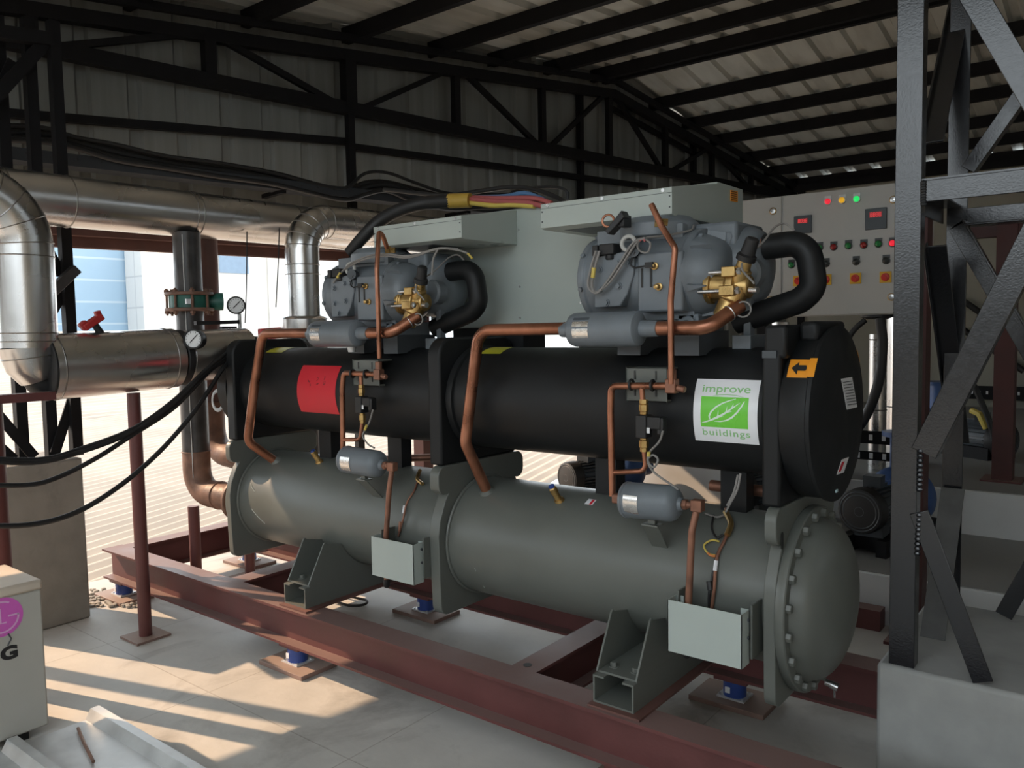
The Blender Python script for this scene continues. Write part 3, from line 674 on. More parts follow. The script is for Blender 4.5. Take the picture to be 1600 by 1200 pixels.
# ---- saddles and foot channels
for x in (-1.455, -3.265):
    b = MB(); b.channel((x, 2.372, 0.3635), (x, 3.33, 0.3635), 0.165, 0.100, 0.007, lip=0.045); foot = P('foot_channel', b, 'shell')
    b = MB(); b.box((x - .09, 2.345, 0.3055), (x + .12, 3.35, 0.3135)); P('shim_plate', b, 'primer_dark', foot)
    sh = [(2.392, .4185), (2.398, .43), (2.494, .607), (2.504, .612), (2.512, .604)] + [(yy, zz) for yy, zz in arc(CY, LZ, LR + .002, 205, 335, 16)] + [(3.188, .604), (3.206, .607), (3.302, .43), (3.308, .4185)]
    for xx in (x - .083, x + .076):
        b = MB(); b.prism([(xx, yy, zz) for yy, zz in sh], (0.008, 0, 0)); P('saddle_plate', b, 'shell', bevel=0.0015)
    b = MB(); b.box((x - .082, 2.40, .4135), (x + .083, 3.30, .4215)); P('saddle_base', b, 'shell')
    for xx, yy in ((x - .045, 2.455), (x + .045, 2.455), (x - .045, 3.24), (x + .045, 3.24)):
        b = MB(); b.cyl((xx, yy, .4215), (xx, yy, .425), .018, n=14); b.hexa((xx, yy, .425), (0, 0, 1), .013, .014); P('anchor_bolt', b, 'shell', foot)
    b = MB(); b.cyl((x + .05, 2.55, .32), (x + .05, 2.55, .335), .014, n=12); P('channel_bolt', b, 'motor', foot)
# black pipework and supports between the shells
for x in (-3.55, -3.0, -1.75, -1.2):
    b = MB(); b.bar((x, CY, LZ + LR - .02), (x, CY, UZ - UR + .02), .07, .10); P('shell_strut', b, 'foam')
b = MB(); b.tube(fillet([(-3.45, 3.02, .93), (-2.6, 3.05, 1.02)], .05), .02, 10); P('liquid_line', b, 'copper_dull'); b = MB(); b.tube(fillet([(-1.35, 2.95, 1.02), (-1.05, 2.95, 1.02), (-1.03, 2.95, .95)], .03), .022, 10); P('liquid_line', b, 'copper_dull')
# ---- printed labels on the black shell
def cyl_label(px0, py0, px1, py1, m, name, label=None, skew=0.0, rr=UR + 0.0012):
    xa, ta = cyl_map(px0, py0, CY, UZ, rr); xb, tb = cyl_map(px1, py1, CY, UZ, rr)
    o = P(name, cpatch(min(xa, xb), max(xa, xb), min(ta, tb), max(ta, tb), CY, UZ, rr, 4, 16), m, upp, label=label); return min(xa, xb), max(xa, xb), min(ta, tb), max(ta, tb)
R0 = cyl_label(471, 643, 534, 572, 'red_label', 'red_card', 'red card with faint handwriting')
rnd = random.Random(3)
for k, (u0, v0) in enumerate(((.30, .66), (.33, .58), (.50, .70), (.52, .62), (.66, .72), (.70, .62))):
    pts = [(u0 + rnd.uniform(-.03, .05), v0 + rnd.uniform(-.04, .04)) for _ in range(6)]
    vs, fs = stroke2d(pts, 0.007); P('handwriting', cmap2d(vs, fs, *R0, CY, UZ, UR + .002), 'ink', upp)
for pa_, pb_, lb in (((415, 551), (441, 551), 'yellow sticker on the left half'), ((750, 553), (782, 553), 'yellow sticker on the right half')):
    xa, ta = cyl_map(*pa_, CY, UZ, UR); xb, tb = cyl_map(*pb_, CY, UZ, UR)
    P('yellow_sticker', cpatch(xa, xb, min(ta, tb), min(ta, tb) + .62, CY, UZ, UR + .0015, 3, 12), 'yellow_label', upp, label=lb)
# white sticker with the green leaf print
xa, ta = cyl_map(1091, 592, CY, UZ, UR); xb, tb = cyl_map(1186, 695, CY, UZ, UR); xm, tm = cyl_map(1088, 640, CY, UZ, UR)
S0 = (xa - .002, xb + .002, tb, ta)
P('sticker', cpatch(S0[0], S0[1], S0[2], S0[3], CY, UZ, UR + .0012, 8, 30), 'white', upp, label='white sticker with green leaf print and the words improve buildings')
def rr2(x0, y0, x1, y1, r, n=5):
    o = []
    for cx, cy, a in ((x1-r, y1-r, 0), (x0+r, y1-r, 90), (x0+r, y0+r, 180), (x1-r, y0+r, 270)):
        o += [(cx + r*math.cos(math.radians(a+90*i/n)), cy + r*math.sin(math.radians(a+90*i/n))) for i in range(n+1)]
    return o
def grid_clip(x0, y0, x1, y1, nx, ny):
    vs = [(x0+(x1-x0)*i/nx, y0+(y1-y0)*j/ny) for i in range(nx+1) for j in range(ny+1)]
    return vs, [(i*(ny+1)+j, (i+1)*(ny+1)+j, (i+1)*(ny+1)+j+1, i*(ny+1)+j+1) for i in range(nx) for j in range(ny)]
vs, fs = grid_clip(.12, .245, .86, .715, 3, 16); P('leaf_square', cmap2d(vs, fs, *S0, CY, UZ, UR + .0018), 'green_ink', upp)
def lf(x, y): return (.12 + .74 * x, .245 + .47 * y)
leaf = []
stem = [(.03, .13), (.12, .17), (.25, .25), (.37, .34), (.48, .43), (.60, .56), (.72, .70), (.84, .84)]
leaf.append(stroke2d([lf(*p_) for p_ in stem], [.010, .018, .028, .034, .03, .024, .016, .004]))
upc = [(.20, .27), (.19, .36), (.23, .50), (.33, .66), (.46, .79), (.60, .88), (.74, .95)]
leaf.append(stroke2d([lf(*p_) for p_ in upc], [.022, .026, .026, .024, .02, .016, .008]))
dnc = [(.30, .20), (.42, .20), (.56, .25), (.68, .36), (.78, .52), (.86, .70), (.92, .88)]
leaf.append(stroke2d([lf(*p_) for p_ in dnc], [.006, .014, .022, .028, .026, .022, .014]))
for a_, b_ in (((.37, .34), (.385, .56)), ((.55, .50), (.57, .70)), ((.66, .63), (.70, .80)), ((.37, .34), (.50, .37)), ((.55, .50), (.68, .55))):
    leaf.append(stroke2d([lf(*a_), lf(*b_)], [.022, .002]))
for vs, fs in leaf: P('leaf_line', cmap2d(vs, fs, *S0, CY, UZ, UR + .0024), 'pale_ink', upp)
tl = [(.30, .725), (.40, .745), (.52, .752), (.66, .745), (.78, .72)]
P('leaf_line', cmap2d(*stroke2d(tl, [.004, .01, .012, .01, .004]), *S0, CY, UZ, UR + .0024), 'green_text', upp)
vs, fs = text_polys('improve', bold=0.012); vs = fit2d(vs, .12, .745, .87, .90); P('printed_word', cmap2d(vs, fs, *S0, CY, UZ, UR + .0018), 'green_text', upp, label='green word improve')
vs, fs = text_polys('buildings', bold=0.012, spacing=1.15); vs = fit2d(vs, .14, .075, .88, .215); P('printed_word', cmap2d(vs, fs, *S0, CY, UZ, UR + .0018), 'green_text', upp, label='green word buildings')
# small paper tag on the lower shell
xa, ta = cyl_map(913, 788, CY, LZ, LR); xb, tb = cyl_map(932, 782, CY, LZ, LR)
P('paper_tag', cpatch(xa, xb, min(ta, tb), max(ta, tb) + .01, CY, LZ, LR + .0012), 'white', low)
P('paper_print', cpatch(xa + (xb-xa)*.55, xa + (xb-xa)*.85, min(ta, tb) + .004, max(ta, tb), CY, LZ, LR + .002), 'red_label', low)
# weld scratches on the lower shell
for p_, q_ in (((742, 888), (757, 918)), ((393, 795), (414, 818)), ((392, 755), (398, 768))):
    a_ = on_cyl(*p_, CY, LZ, LR); c_ = on_cyl(*q_, CY, LZ, LR); b = MB(); b.tube([a_, (a_ + c_) / 2 + V(0, -.004, 0), c_], .0022, 6); P('scratch', b, 'panel_green', low)
# brass stubs with blue caps on the lower shell
for (px, py, tx, ty) in ((499, 722, 486, 700), (874, 782, 860, 757)):
    a_ = on_cyl(px, py, CY, LZ, LR); d_ = (on_y(tx, ty, a_.y - .04) - a_).normalized()
    b = MB(); b.lathe(a_ - d_ * .01, d_, [(.024, 0), (.02, .018), (.0145, .02), (.0145, .05), (.017, .052), (.017, .075), (.012, .08)], 14); P('relief_stub', b, 'brass', low)
    b = MB(); b.cyl(a_ + d_ * .068, a_ + d_ * .078, .013, n=12); P('cap', b, 'blue', low)

# ================================================================== COMPRESSORS
def compressor(dx, L):
    X = lambda x: dx - 1.29 + (x + 1.29) * (0.83 if x < -1.29 else 0.70)
    Y0, Z0, R_ = 2.80, 1.835, 0.162
    b = MB(); b.lathe((X(-1.885), Y0, Z0), (1, 0, 0), [(.10, 0), (.135, .006), (.155, .02), (.166, .026), (.168, .05), (.162, .056), (R_, .30), (R_, .455), (.168, .46), (.168, .49), (.150, .494)], 48)
    b.box((X(-1.86), Y0 - .10, Z0 - .165), (X(-1.30), Y0 + .1, Z0 - .10)); b.box((X(-1.80), Y0 - .09, Z0 + .09), (X(-1.36), Y0 + .12, Z0 + .185))
    cp = P('compressor', b, 'comp', bevel=0.006, label='left blue grey screw compressor' if L else 'right blue grey screw compressor')
    S = lambda name, b, m='comp', bevel=0.0, label=None: P(name, b, m, cp, bevel, label)
    # discharge bell
    b = MB(); b.lathe((X(-1.285), Y0 - .03, Z0 - .005), (1, 0, 0), [(.150, -.01), (.146, .012), (.138, .034), (.125, .062), (.105, .082), (.085, .093), (.06, .097)], 36)
    for a in (20, 80, 140, 200, 260, 320):
        ca, sa = math.cos(math.radians(a)), math.sin(math.radians(a))
        b.prism([(X(-1.285), Y0 - .03 + ca * .13 - sa * .012, Z0 + sa * .13 + ca * .012), (X(-1.285), Y0 - .03 + ca * .13 + sa * .012, Z0 + sa * .13 - ca * .012), (X(-1.19), Y0 - .03 + ca * .118, Z0 + sa * .118)], (0, ca * .03, sa * .03))
    S('discharge_bell', b)
    for i in range(10):
        a = 2 * PI * (i + .4) / 10; b = MB(); b.hexa((X(-1.283), Y0 + .155 * math.cos(a), Z0 + .155 * math.sin(a)), (1, 0, 0), .011, .014); S('flange_bolt', b)
    for i in range(8):
        a = 2 * PI * (i + .3) / 8; b = MB(); b.hexa((X(-1.835), Y0 + .168 * math.cos(a), Z0 + .168 * math.sin(a)), (0, math.cos(a), math.sin(a)), .010, .010); S('rim_bolt', b)
    # machined front cover plate
    yf = 2.628
    pl = [(-1.755, 1.915), (-1.60, 1.925), (-1.545, 1.90), (-1.55, 1.84), (-1.585, 1.765), (-1.62, 1.725), (-1.755, 1.722)]
    b = MB(); b.prism([(X(x), yf, z) for x, z in pl], (0, .07, 0)); S('cover_plate', b, bevel=.004)
    for x, z in ((-1.725, 1.865), (-1.625, 1.80), (-1.725, 1.79), (-1.63, 1.885), (-1.69, 1.74), (-1.575, 1.885)):
        b = MB(); b.cyl((X(x), yf, z), (X(x), yf - .004, z), .014, n=14); b.lathe_flat((X(x), yf - .004, z), (0, -1, 0), [(.010, 0), (.010, .008)], 6); S('cover_bolt', b)
    b = MB(); b.box((X(-1.535), 2.634, 1.70), (X(-1.315), 2.75, 1.915)); S('front_boss', b, bevel=.008)
    # recessed slots and gauge ports on the boss
    for x in (-1.515, -1.47):
        b = MB(); b.box((X(x), 2.631, 1.79), (X(x + .010), 2.636, 1.86)); S('slot', b, 'ink')
    for x, z in ((-1.445, 1.865), (-1.425, 1.79)):
        b = MB(); b.lathe((X(x), 2.634, z), (0, -1, 0), [(.014, 0), (.014, .008), (.009, .010), (.009, .03), (.006, .032)], 12); S('service_port', b, 'brass')
    b = MB(); b.tube(fillet([(X(-1.53), 2.615, 1.92), (X(-1.56), 2.612, 1.875), (X(-1.53), 2.612, 1.862), (X(-1.455), 2.606, 1.867)], .015), .0035, 8); b.cbox((X(-1.455), 2.604, 1.868), (.03, .014, .02)); S('sensor_lead', b, 'rubber')
    # foot lugs
    for x in (-1.62, -1.33):
        b = MB(); b.box((X(x - .05), 2.70, 1.625), (X(x + .05), 2.92, 1.69)); b.cyl((X(x), 2.69, 1.655), (X(x), 2.70, 1.655), .03, n=18); S('foot_lug', b, bevel=.006)
        b = MB(); b.cyl((X(x), 2.682, 1.655), (X(x), 2.691, 1.655), .014, n=10); S('foot_bolt', b, 'motor')
        b = MB(); b.box((X(x - .06), 2.69, 1.54), (X(x + .06), 2.95, 1.627)); S('mounting_block', b, 'motor')
    # motor end, boxy casting with a recessed side
    b = MB(); b.lathe((X(-1.46), 2.93, 1.865), (1, 0, 0), [(.13, 0), (.148, .01), (.150, .23), (.145, .26), (.125, .295), (.08, .315), (0, .322)], 40)
    b.box((X(-1.47), 2.80, 1.84), (X(-1.135), 3.06, 2.022)); S('motor_casing', b, bevel=.014)
    b = MB(); b.prism([(X(-1.42), 2.797, 1.98), (X(-1.165), 2.797, 1.985), (X(-1.155), 2.797, 1.965), (X(-1.20), 2.797, 1.88), (X(-1.26), 2.797, 1.85), (X(-1.42), 2.797, 1.86)], (0, .02, 0)); S('casing_panel', b, bevel=.006)
    b = MB(); b.lathe((X(-1.09), 2.80, 1.83), (0, -1, 0), [(.06, -.05), (.06, 0), (.05, .01)], 20); S('end_boss', b)
    # neck to the electrical box
    b = MB(); b.lathe((X(-1.53), 2.80, 1.98), (0, 0, 1), [(.15, 0), (.15, .05), (.12, .075)], 28); b.box((X(-1.66), 2.70, 2.0), (X(-1.42), 2.9, 2.03)); S('terminal_neck', b, bevel=.004)
    # sensor box, conduit ring and coil on top
    b = MB(); b.box((X(-1.745), 2.60, 1.915), (X(-1.715), 2.65, 1.955)); b.box((X(-1.712), 2.605, 1.918), (X(-1.635), 2.665, 1.958)); b.cyl((X(-1.67), 2.63, 1.90), (X(-1.67), 2.63, 1.92), .018, n=12); S('solenoid_block', b, 'rubber', bevel=.004)
    b = MB(); b.ring((X(-1.575), 2.63, 1.955), (0.1, -1, 0.1), .026, .008, 24, 8); S('conduit_ring', b, 'panel_grey')
    b = MB(); b.cyl((X(-1.555), 2.64, 1.925), (X(-1.54), 2.61, 1.925), .024, n=20); S('sight_plug', b, 'motor')
    if not L:
        b = MB(); b.prism([(X(-1.645), 2.56, 2.00), (X(-1.63), 2.56, 1.985), (X(-1.56), 2.58, 2.045), (X(-1.575), 2.58, 2.07)], (0, .045, 0)); b.box((X(-1.60), 2.585, 2.012), (X(-1.565), 2.64, 2.055)); S('actuator', b, 'rubber', bevel=.003)
        b = MB(); b.ring((X(-1.645), 2.585, 2.038), (.3, -1, 0), .022, .0045, 20, 8); S('coiled_lead', b, 'copper')
    # discharge valve: brass body, studs, black cap
    vx, vy, vz = dx - 1.20, 2.70, 1.785
    b = MB(); b.lathe((vx - .04, vy, vz), (1, 0, -.05), [(.062, 0), (.062, .02), (.052, .024), (.052, .075), (.06, .08), (.06, .105), (.045, .11), (.04, .15), (.03, .155)], 24)
    dn = V(-.035, -.02, -.085).normalized(); b.lathe((vx + .065, vy - .01, vz - .01), dn, [(.046, 0), (.046, .05), (.038, .055), (.036, .11), (.031, .115)], 20)
    upd = V(.045, -.02, .10).normalized(); b.lathe((vx + .07, vy - .01, vz + .01), upd, [(.034, 0), (.034, .045), (.026, .05), (.024, .085)], 18)
    b.cbox((vx + .055, vy - .045, vz + .045), (.05, .035, .035)); b.cbox((vx + .055, vy - .06, vz - .02), (.055, .035, .035))
    S('discharge_valve', b, 'brass', bevel=.003, label='brass discharge valve')
    b = MB(); c0 = V(vx + .07, vy - .01, vz + .01) + upd * .08; b.lathe(c0, upd, [(.034, 0), (.034, .018), (.026, .024), (.023, .075), (.018, .08)], 10); S('valve_cap', b, 'rubber')
    for dy, dz in ((-.045, .045), (-.06, -.02)):
        b = MB(); b.cyl((vx - .055, vy + dy, vz + dz), (vx + .095, vy + dy, vz + dz), .007, n=10); b.hexa((vx + .083, vy + dy, vz + dz), (1, 0, 0), .014, .014); S('stud', b, 'chrome')
    b = MB(); b.cyl((vx + .12, vy - .03, vz - .02), (vx + .15, vy - .035, vz - .022), .012, n=10); S('sensor_clip', b, 'chrome')
    b = MB(); b.ring((vx + .105, vy - .05, vz - .085), (.2, -1, 0), .026, .003, 18, 7); S('sensor_loop', b, 'wire_grey')
    b = MB(); b.tube(spline([(vx + .14, vy - .04, vz), (X(-1.02), 2.65, 1.85), (X(-.97), 2.75, 1.93), (X(-.95), 2.82, 1.985), (X(-.92), 2.86, 2.0), (X(-.875), 2.87, 1.975)]), .004, 6); S('sensor_lead', b, 'wire_grey')
    # suction line in black foam
    pts = [on_y(*p_, 2.90) + V(dx, 0, 0) for p_ in ((1196, 386), (1262, 378), (1272, 450), (1250, 470), (1150, 503))]
    if not L: b = MB(); b.tube(fillet(pts, .075, 8), .046, 18)
    else: b = MB(); b.tube(fillet(pts, .075, 8), .046, 18)
    P('suction_line', b, 'foam', label='black foam wrapped suction bend')
    b = MB(); a_ = pts[0]; b.lathe(a_ + V(-.05, 0, 0), (1, 0, 0), [(.04, 0), (.042, .03), (.034, .036), (.034, .06)], 18); S('suction_fitting', b, 'copper_dull')
    # support bracket of the motor end
    b = MB(); b.box((X(-1.135), 2.86, 1.60), (X(-1.095), 2.90, 1.80)); b.box((X(-1.16), 2.80, 1.56), (X(-1.06), 3.0, 1.61)); S('motor_bracket', b, bevel=.003)
    return cp
cR = compressor(0.0, False); cL = compressor(-1.55, True)
def S2(par, name, b, m, bevel=0.0, label=None): return P(name, b, m, par, bevel, label)
# wiring on the right compressor
yw = 2.60
def wire(par, pts, y, r, m, name='wiring', n=7, k=5):
    q_ = [on_y(p_[0], p_[1], (p_[2] if len(p_) > 2 else y)) for p_ in pts]
    b = MB(); b.tube(spline(q_, k), r, n); return P(name, b, m, par)
for i, o in enumerate(((0, 0), (3, 1), (-3, 2))):
    wire(cR, [(934 + o[0], 392), (926 + o[0], 420), (922 + o[0], 445 + o[1]), (932, 456 + o[1]), (950 + o[0], 440 + o[1]), (972 + o[0], 408 + o[1]), (992 + o[0], 378 + o[1]), (1008, 372)], yw - .004 * i, .0045, 'wire_grey')
wire(cR, [(928, 418), (927, 428), (926, 434)], yw - .012, .008, 'wire_yellow', 'tape')
wire(cR, [(1003, 372), (996, 382), (1000, 392), (1012, 394), (1016, 380), (1008, 372), (1040, 368, 2.66), (1078, 360, 2.74), (1084, 352, 2.78)], yw, .004, 'wire_grey')
wire(cR, [(1000, 376), (1004, 373), (1008, 377)], yw - .008, .004, 'wire_red', 'tape')
wire(cL, [(521, 442), (540, 420), (570, 405), (600, 400), (640, 402), (684, 389, 2.66), (716, 391, 2.72), (733, 397, 2.74)], 2.62, .005, 'wire_grey')
wire(cL, [(523, 438), (545, 414), (575, 400), (605, 397), (640, 400), (684, 388, 2.66), (716, 389, 2.72)], 2.615, .004, 'wire_grey')
wire(cL, [(684, 390), (677, 405), (675, 430)], 2.66, .005, 'wire_grey')
wire(cL, [(527, 434), (532, 426)], 2.61, .007, 'wire_yellow', 'tape')
wire(cL, [(731, 396), (738, 404)], 2.73, .005, 'wire_yellow', 'tape')
# ---- electrical boxes and cabinet
def ebox(x0, x1, label):
    b = MB(); f = [(2.70, 2.055), (2.70, 2.152), (3.10, 2.215), (3.10, 2.05), (2.72, 2.05)]
    b.prism([(x0, y, z) for y, z in f], (x1 - x0, 0, 0)); o = P('electrical_box', b, 'panel_green', bevel=.002, label=label)
    b = MB(); b.box((x0 - .001, 2.6985, 2.132), (x1 + .001, 2.700, 2.1332)); P('lid_seam', b, 'motor', o)
    for f_ in (.06, .5, .94):
        b = MB(); xx = x0 + (x1 - x0) * f_; b.cyl((xx, 2.6965, 2.143), (xx, 2.70, 2.143), .007, n=12); P('screw', b, 'chrome', o)
    for f_ in (.015, .985):
        for z in (2.08, 2.12):
            b = MB(); xx = x0 + (x1 - x0) * f_; b.cyl((xx, 2.697, z), (xx, 2.70, z), .003, n=8); P('rivet', b, 'motor', o)
    b = MB(); b.box((x0 + .06, 2.78, 2.0495), (x1 - .25, 3.0, 2.0505)); P('gland_opening', b, 'motor', o)
    return o
ebox(-1.976, -1.385, 'right pale green electrical box over the compressor'); ebox(-2.98, -2.41, 'left pale green electrical box over the compressor')
b = MB(); b.box((-3.0, 3.10, 1.655), (-1.39, 3.36, 2.222)); cab = P('control_cabinet', b, 'panel_green', bevel=.003, label='wide pale green control cabinet behind the compressors')
for x, z in ((-2.40, 2.12), (-2.2, 2.1), (-2.05, 1.93), (-2.4, 1.85), (-2.05, 1.76), (-2.4, 1.70)):
    b = MB(); b.cyl((x, 3.096, z), (x, 3.10, z), .005, n=10); P('screw', b, 'chrome', cab)
q_ = [on_x(*p_, -1.3885) for p_ in ((1141, 297), (1152, 299), (1152, 316), (1141, 314))]
b = MB(); b.prism(q_, (.002, 0, 0)); P('warning_label', b, 'orange_label', cab, label='orange printed label')
for k in range(5):
    b = MB(); a_ = on_x(1142.5, 299 + k * 3.1, -1.3860); c_ = on_x(1151, 300.6 + k * 3.1, -1.3860); b.bar(a_, c_, .003, .0015, V(1, 0, 0)); P('label_print', b, 'primer_dark', cab)
b = MB(); b.box((-2.86, 3.12, 1.42), (-2.40, 3.30, 1.655)); P('cabinet_stand', b, 'foam', cab)
b = MB(); b.box((-2.07, 3.12, 1.42), (-1.45, 3.30, 1.655)); P('cabinet_stand', b, 'foam', cab)
# ---- discharge pipes with mufflers
def discharge(pts_l, mx0, mx1, pts_r, y, vx, label):
    z = 1.640
    q_ = [V(mx0, y, z + .006)] + [on_y(px, py, y) for px, py in pts_l[:-1]] + [on_cyl(*pts_l[-1], CY, LZ, LR - .01)]
    b = MB(); b.tube(fillet(q_, .075, 8), .0245, 18); P('discharge_pipe', b, 'copper', label=label)
    b = MB(); c_ = q_[-1]; d_ = (q_[-2] - c_).normalized(); b.lathe(c_ - d_ * .005, d_, [(.042, 0), (.038, .012), (.03, .022), (.0255, .03)], 18); P('weld_collar', b, 'shell')
    b = MB(); b.lathe((mx0, y, z), (1, 0, 0), [(.027, -.012), (.029, .02), (.036, .034), (.052, .036), (.061, .044), (.0645, .056), (.0645, mx1-mx0-.085), (.061, mx1-mx0-.066), (.050, mx1-mx0-.058), (.030, mx1-mx0-.054), (.029, mx1-mx0-.01), (.028, mx1-mx0+.012)], 32)
    mu = P('muffler', b, 'comp', label='blue grey discharge muffler')
    for k, (za, zb, m) in enumerate(((10, 28, 'silver_label'), (-28, 4, 'silver_label'), (34, 44, 'motor'))):
        b = cpatch(mx0 + .075, mx0 + .145, math.radians(za), math.radians(zb), y, z, .0652, 2, 8); P('data_label', b, m, mu)
    a_ = [V(mx1, y, z), V(vx - .06, y, z), V(vx + .012, 2.672, 1.715)]
    b = MB(); b.tube(fillet(a_, .07, 8), .0255, 18); P('discharge_pipe', b, 'copper', label='copper bend from the muffler up to the brass valve')
    b = MB(); d_ = (a_[2] - a_[1]).normalized(); b.ring(a_[2] - d_ * .05, d_, .026, .0025, 24, 6); P('clamp', b, 'chrome')
    return mu
discharge([(748, 516), (738, 600), (727, 692), (762, 770)], -1.775, -1.385, None, 2.57, -1.125, 'copper pipe dropping from the right muffler to the grey shell')
discharge([(410, 521), (398, 600), (387, 690), (432, 722)], -3.325, -2.90, None, 2.57, -2.675, 'copper pipe dropping from the left muffler to the grey shell')
b = MB(); b.lathe((-3.05, 2.60, 1.60), (0, 0, -1), [(.02, 0), (.024, .02), (.018, .05)], 14); P('support_stud', b, 'galv')
# ---- thin liquid injection lines
def tline(pts, y, r, m='copper', rad=.03, name='liquid_line', label=None):
    b = MB(); b.tube(fillet([on_y(p_[0], p_[1], p_[2] if len(p_) > 2 else y) for p_ in pts], rad, 6), r, 14); return P(name, b, m, label=label)
tline([(1018, 320, 2.58), (1034, 354, 2.56), (1055, 388, 2.53), (1048, 470), (1049, 600)], 2.53, .011, label='thin copper line down the front of the right half')
tline([(605, 388, 2.64), (598, 368, 2.6), (592, 362, 2.58), (589, 420), (593, 560)], 2.53, .011, rad=.025, label='thin copper line down the front of the left half')
for px, py, y in ((1028, 346, 2.575), (606, 390, 2.645)):
    a_ = on_y(px, py, y); b = MB(); b.lathe_flat(a_ + V(-.012, .0, 0), (1, .6, -.1), [(.02, 0), (.02, .02), (.014, .022), (.014, .045)], 6); P('flare_nut', b, 'brass')
def valve_train(D, label):
    y = 2.545
    a_ = on_y(*D['b0'], 2.60); c_ = on_y(*D['b1'], 2.60)
    b = MB(); b.box((a_.x, 2.592, c_.z), (c_.x, 2.598, a_.z)); b.box((a_.x, 2.592, a_.z - .006), (c_.x, 2.68, a_.z)); b.box((a_.x, 2.592, c_.z), (c_.x, 2.68, c_.z + .006)); br_ = P('bracket', b, 'shell', bevel=.004, label=label)
    for f_ in (.22, .74):
        xx = a_.x + (c_.x - a_.x) * f_
        for zz in ((a_.z * .78 + c_.z * .22), (a_.z * .28 + c_.z * .72)):
            b = MB(); b.box((xx - .003, 2.590, zz - .016), (xx + .003, 2.593, zz + .016)); P('slot', b, 'ink', br_)
    H = [on_y(*p_, y) for p_ in D['h']]
    b = MB(); b.tube(fillet(H, .025, 6), .013, 14); P('liquid_line', b, 'copper')
    z0 = on_y(*D['b0'], y).z; hz = H[0].z
    for f_ in (.22, .74):
        xx = (a_.x + (c_.x - a_.x) * f_) + .012; b = MB(); b.ring((xx, y, hz), (1, 0, 0), .0175, .005, 20, 8); P('pipe_clip', b, 'rubber', br_)
    e = H[0]; b = MB(); b.cbox((e.x, y, e.z), (.04, .035, .05)); b.cyl((e.x + .018, y, e.z - .006), (e.x + .05, y, e.z - .012), .012, n=12); b.cyl((e.x, y, e.z + .02), (e.x, y, e.z + .06), .016, n=14); P('tee_block', b, 'copper_dull', bevel=.004)
    t = on_y(*D['t'], y); v0 = on_y(*D['v0'], y); v1 = on_y(*D['v1'], y); e1 = on_y(*D['e1'], y); j = on_y(*D['j'], y)
    b = MB(); b.tube([t, v0], .010, 12); P('liquid_line', b, 'copper')
    L_ = (t.z - v0.z)
    b = MB(); b.lathe_flat((v0.x, y, v0.z), (0, 0, 1), [(.012, 0), (.014, .002), (.014, .012), (.017, .014), (.017, .036), (.013, .038), (.015, .04), (.015, .055)], 6); P('flare_nut', b, 'brass')
    b = MB(); b.cbox((v0.x, y, (v0.z + v1.z) / 2), (.042, .05, v0.z - v1.z)); b.box((v0.x + .02, y - .02, v1.z + (v0.z-v1.z)*.42), (v0.x + .075, y + .02, v0.z - .004)); b.box((v0.x + .06, y - .017, v1.z + (v0.z-v1.z)*.2), (v0.x + .085, y + .017, v0.z - .006)); sv = P('solenoid_valve', b, 'rubber', bevel=.004)
    b = MB(); b.box((v0.x + .022, y - .021, v1.z + .02), (v0.x + .034, y - .0195, v1.z + .04)); P('sticker', b, 'dial', sv)
    b = MB(); b.lathe_flat((v1.x, y, v1.z), (0, 0, -1), [(.013, 0), (.013, .008), (.017, .01), (.017, .034), (.014, .036), (.014, .05)], 6); P('flare_nut', b, 'brass')
    b = MB(); b.tube(fillet([V(v1.x, y, v1.z - .04), e1, j], .03, 6), .0095, 12); P('liquid_line', b, 'copper')
    # filter drier
    f0 = on_y(*D['f0'], 2.52); f1 = on_y(*D['f1'], 2.52); ln = (f1 - f0).length; R = .066
    b = MB(); b.lathe(f0, f1 - f0, [(.012, -.01), (.02, 0), (.045, .006), (R - .003, .014), (R, .02), (R, .026), (R - .002, .028), (R - .002, ln * .80), (R - .007, ln * .87), (R - .022, ln * .93), (.026, ln * .95), (.020, ln)], 30); fd = P('filter_drier', b, 'comp', label='blue grey filter drier')
    ax_ = (f1 - f0).normalized(); xm0 = f0.x + ln * .16; xm1 = f0.x + ln * .40
    P('data_label', cpatch(xm0, xm1, math.radians(-38), math.radians(22), 2.52, (f0.z + f1.z) / 2 + .002, R + .0005, 2, 10), 'silver_label', fd)
    b = MB(); b.cbox(f0 + V(-.022, 0, 0), (.034, .032, .034)); b.cyl(f0 + V(-.01, 0, 0), f0, .016, n=12); P('elbow', b, 'copper_dull', bevel=.005)
    b = MB(); b.lathe_flat(f1, ax_, [(.02, 0), (.02, .016), (.013, .018), (.013, .04)], 6); e = f1 + ax_ * .055; b.cbox(e, (.04, .034, .04)); P('elbow', b, 'copper_dull', bevel=.005)
    dn = [e] + [on_y(*p_, 2.505) for p_ in D['d']]
    b = MB(); b.tube(fillet(dn, .03, 5), .0125, 14); P('liquid_line', b, 'copper_dull', label='dull copper pipe down to the white cover box')
    k_ = dn[-1]; b = MB(); b.lathe(V(k_.x, k_.y, k_.z), (0, 0, -1), [(.012, 0), (.016, .004), (.016, .03), (.008, .04)], 12); P('tail_cap', b, 'rubber')
    # bracket under the drier
    m0 = (f0 + f1) / 2; b = MB(); s_ = on_cyl(*D['bk'], CY, LZ, LR); b.box((m0.x - .012, 2.51, m0.z - R - .014), (m0.x + .016, 2.53, m0.z - R + .002)); 
    b.box((m0.x - .03, 2.495, m0.z - R - .018), (m0.x + .034, 2.54, m0.z - R - .012)); b.prism([(m0.x - .03, 2.497, m0.z - R - .012), (m0.x + .034, 2.497, m0.z - R - .012), (s_.x + .032, s_.y + .004, s_.z), (s_.x - .032, s_.y + .004, s_.z)], (0, .006, 0)); P('drier_bracket', b, 'shell')
    return sv
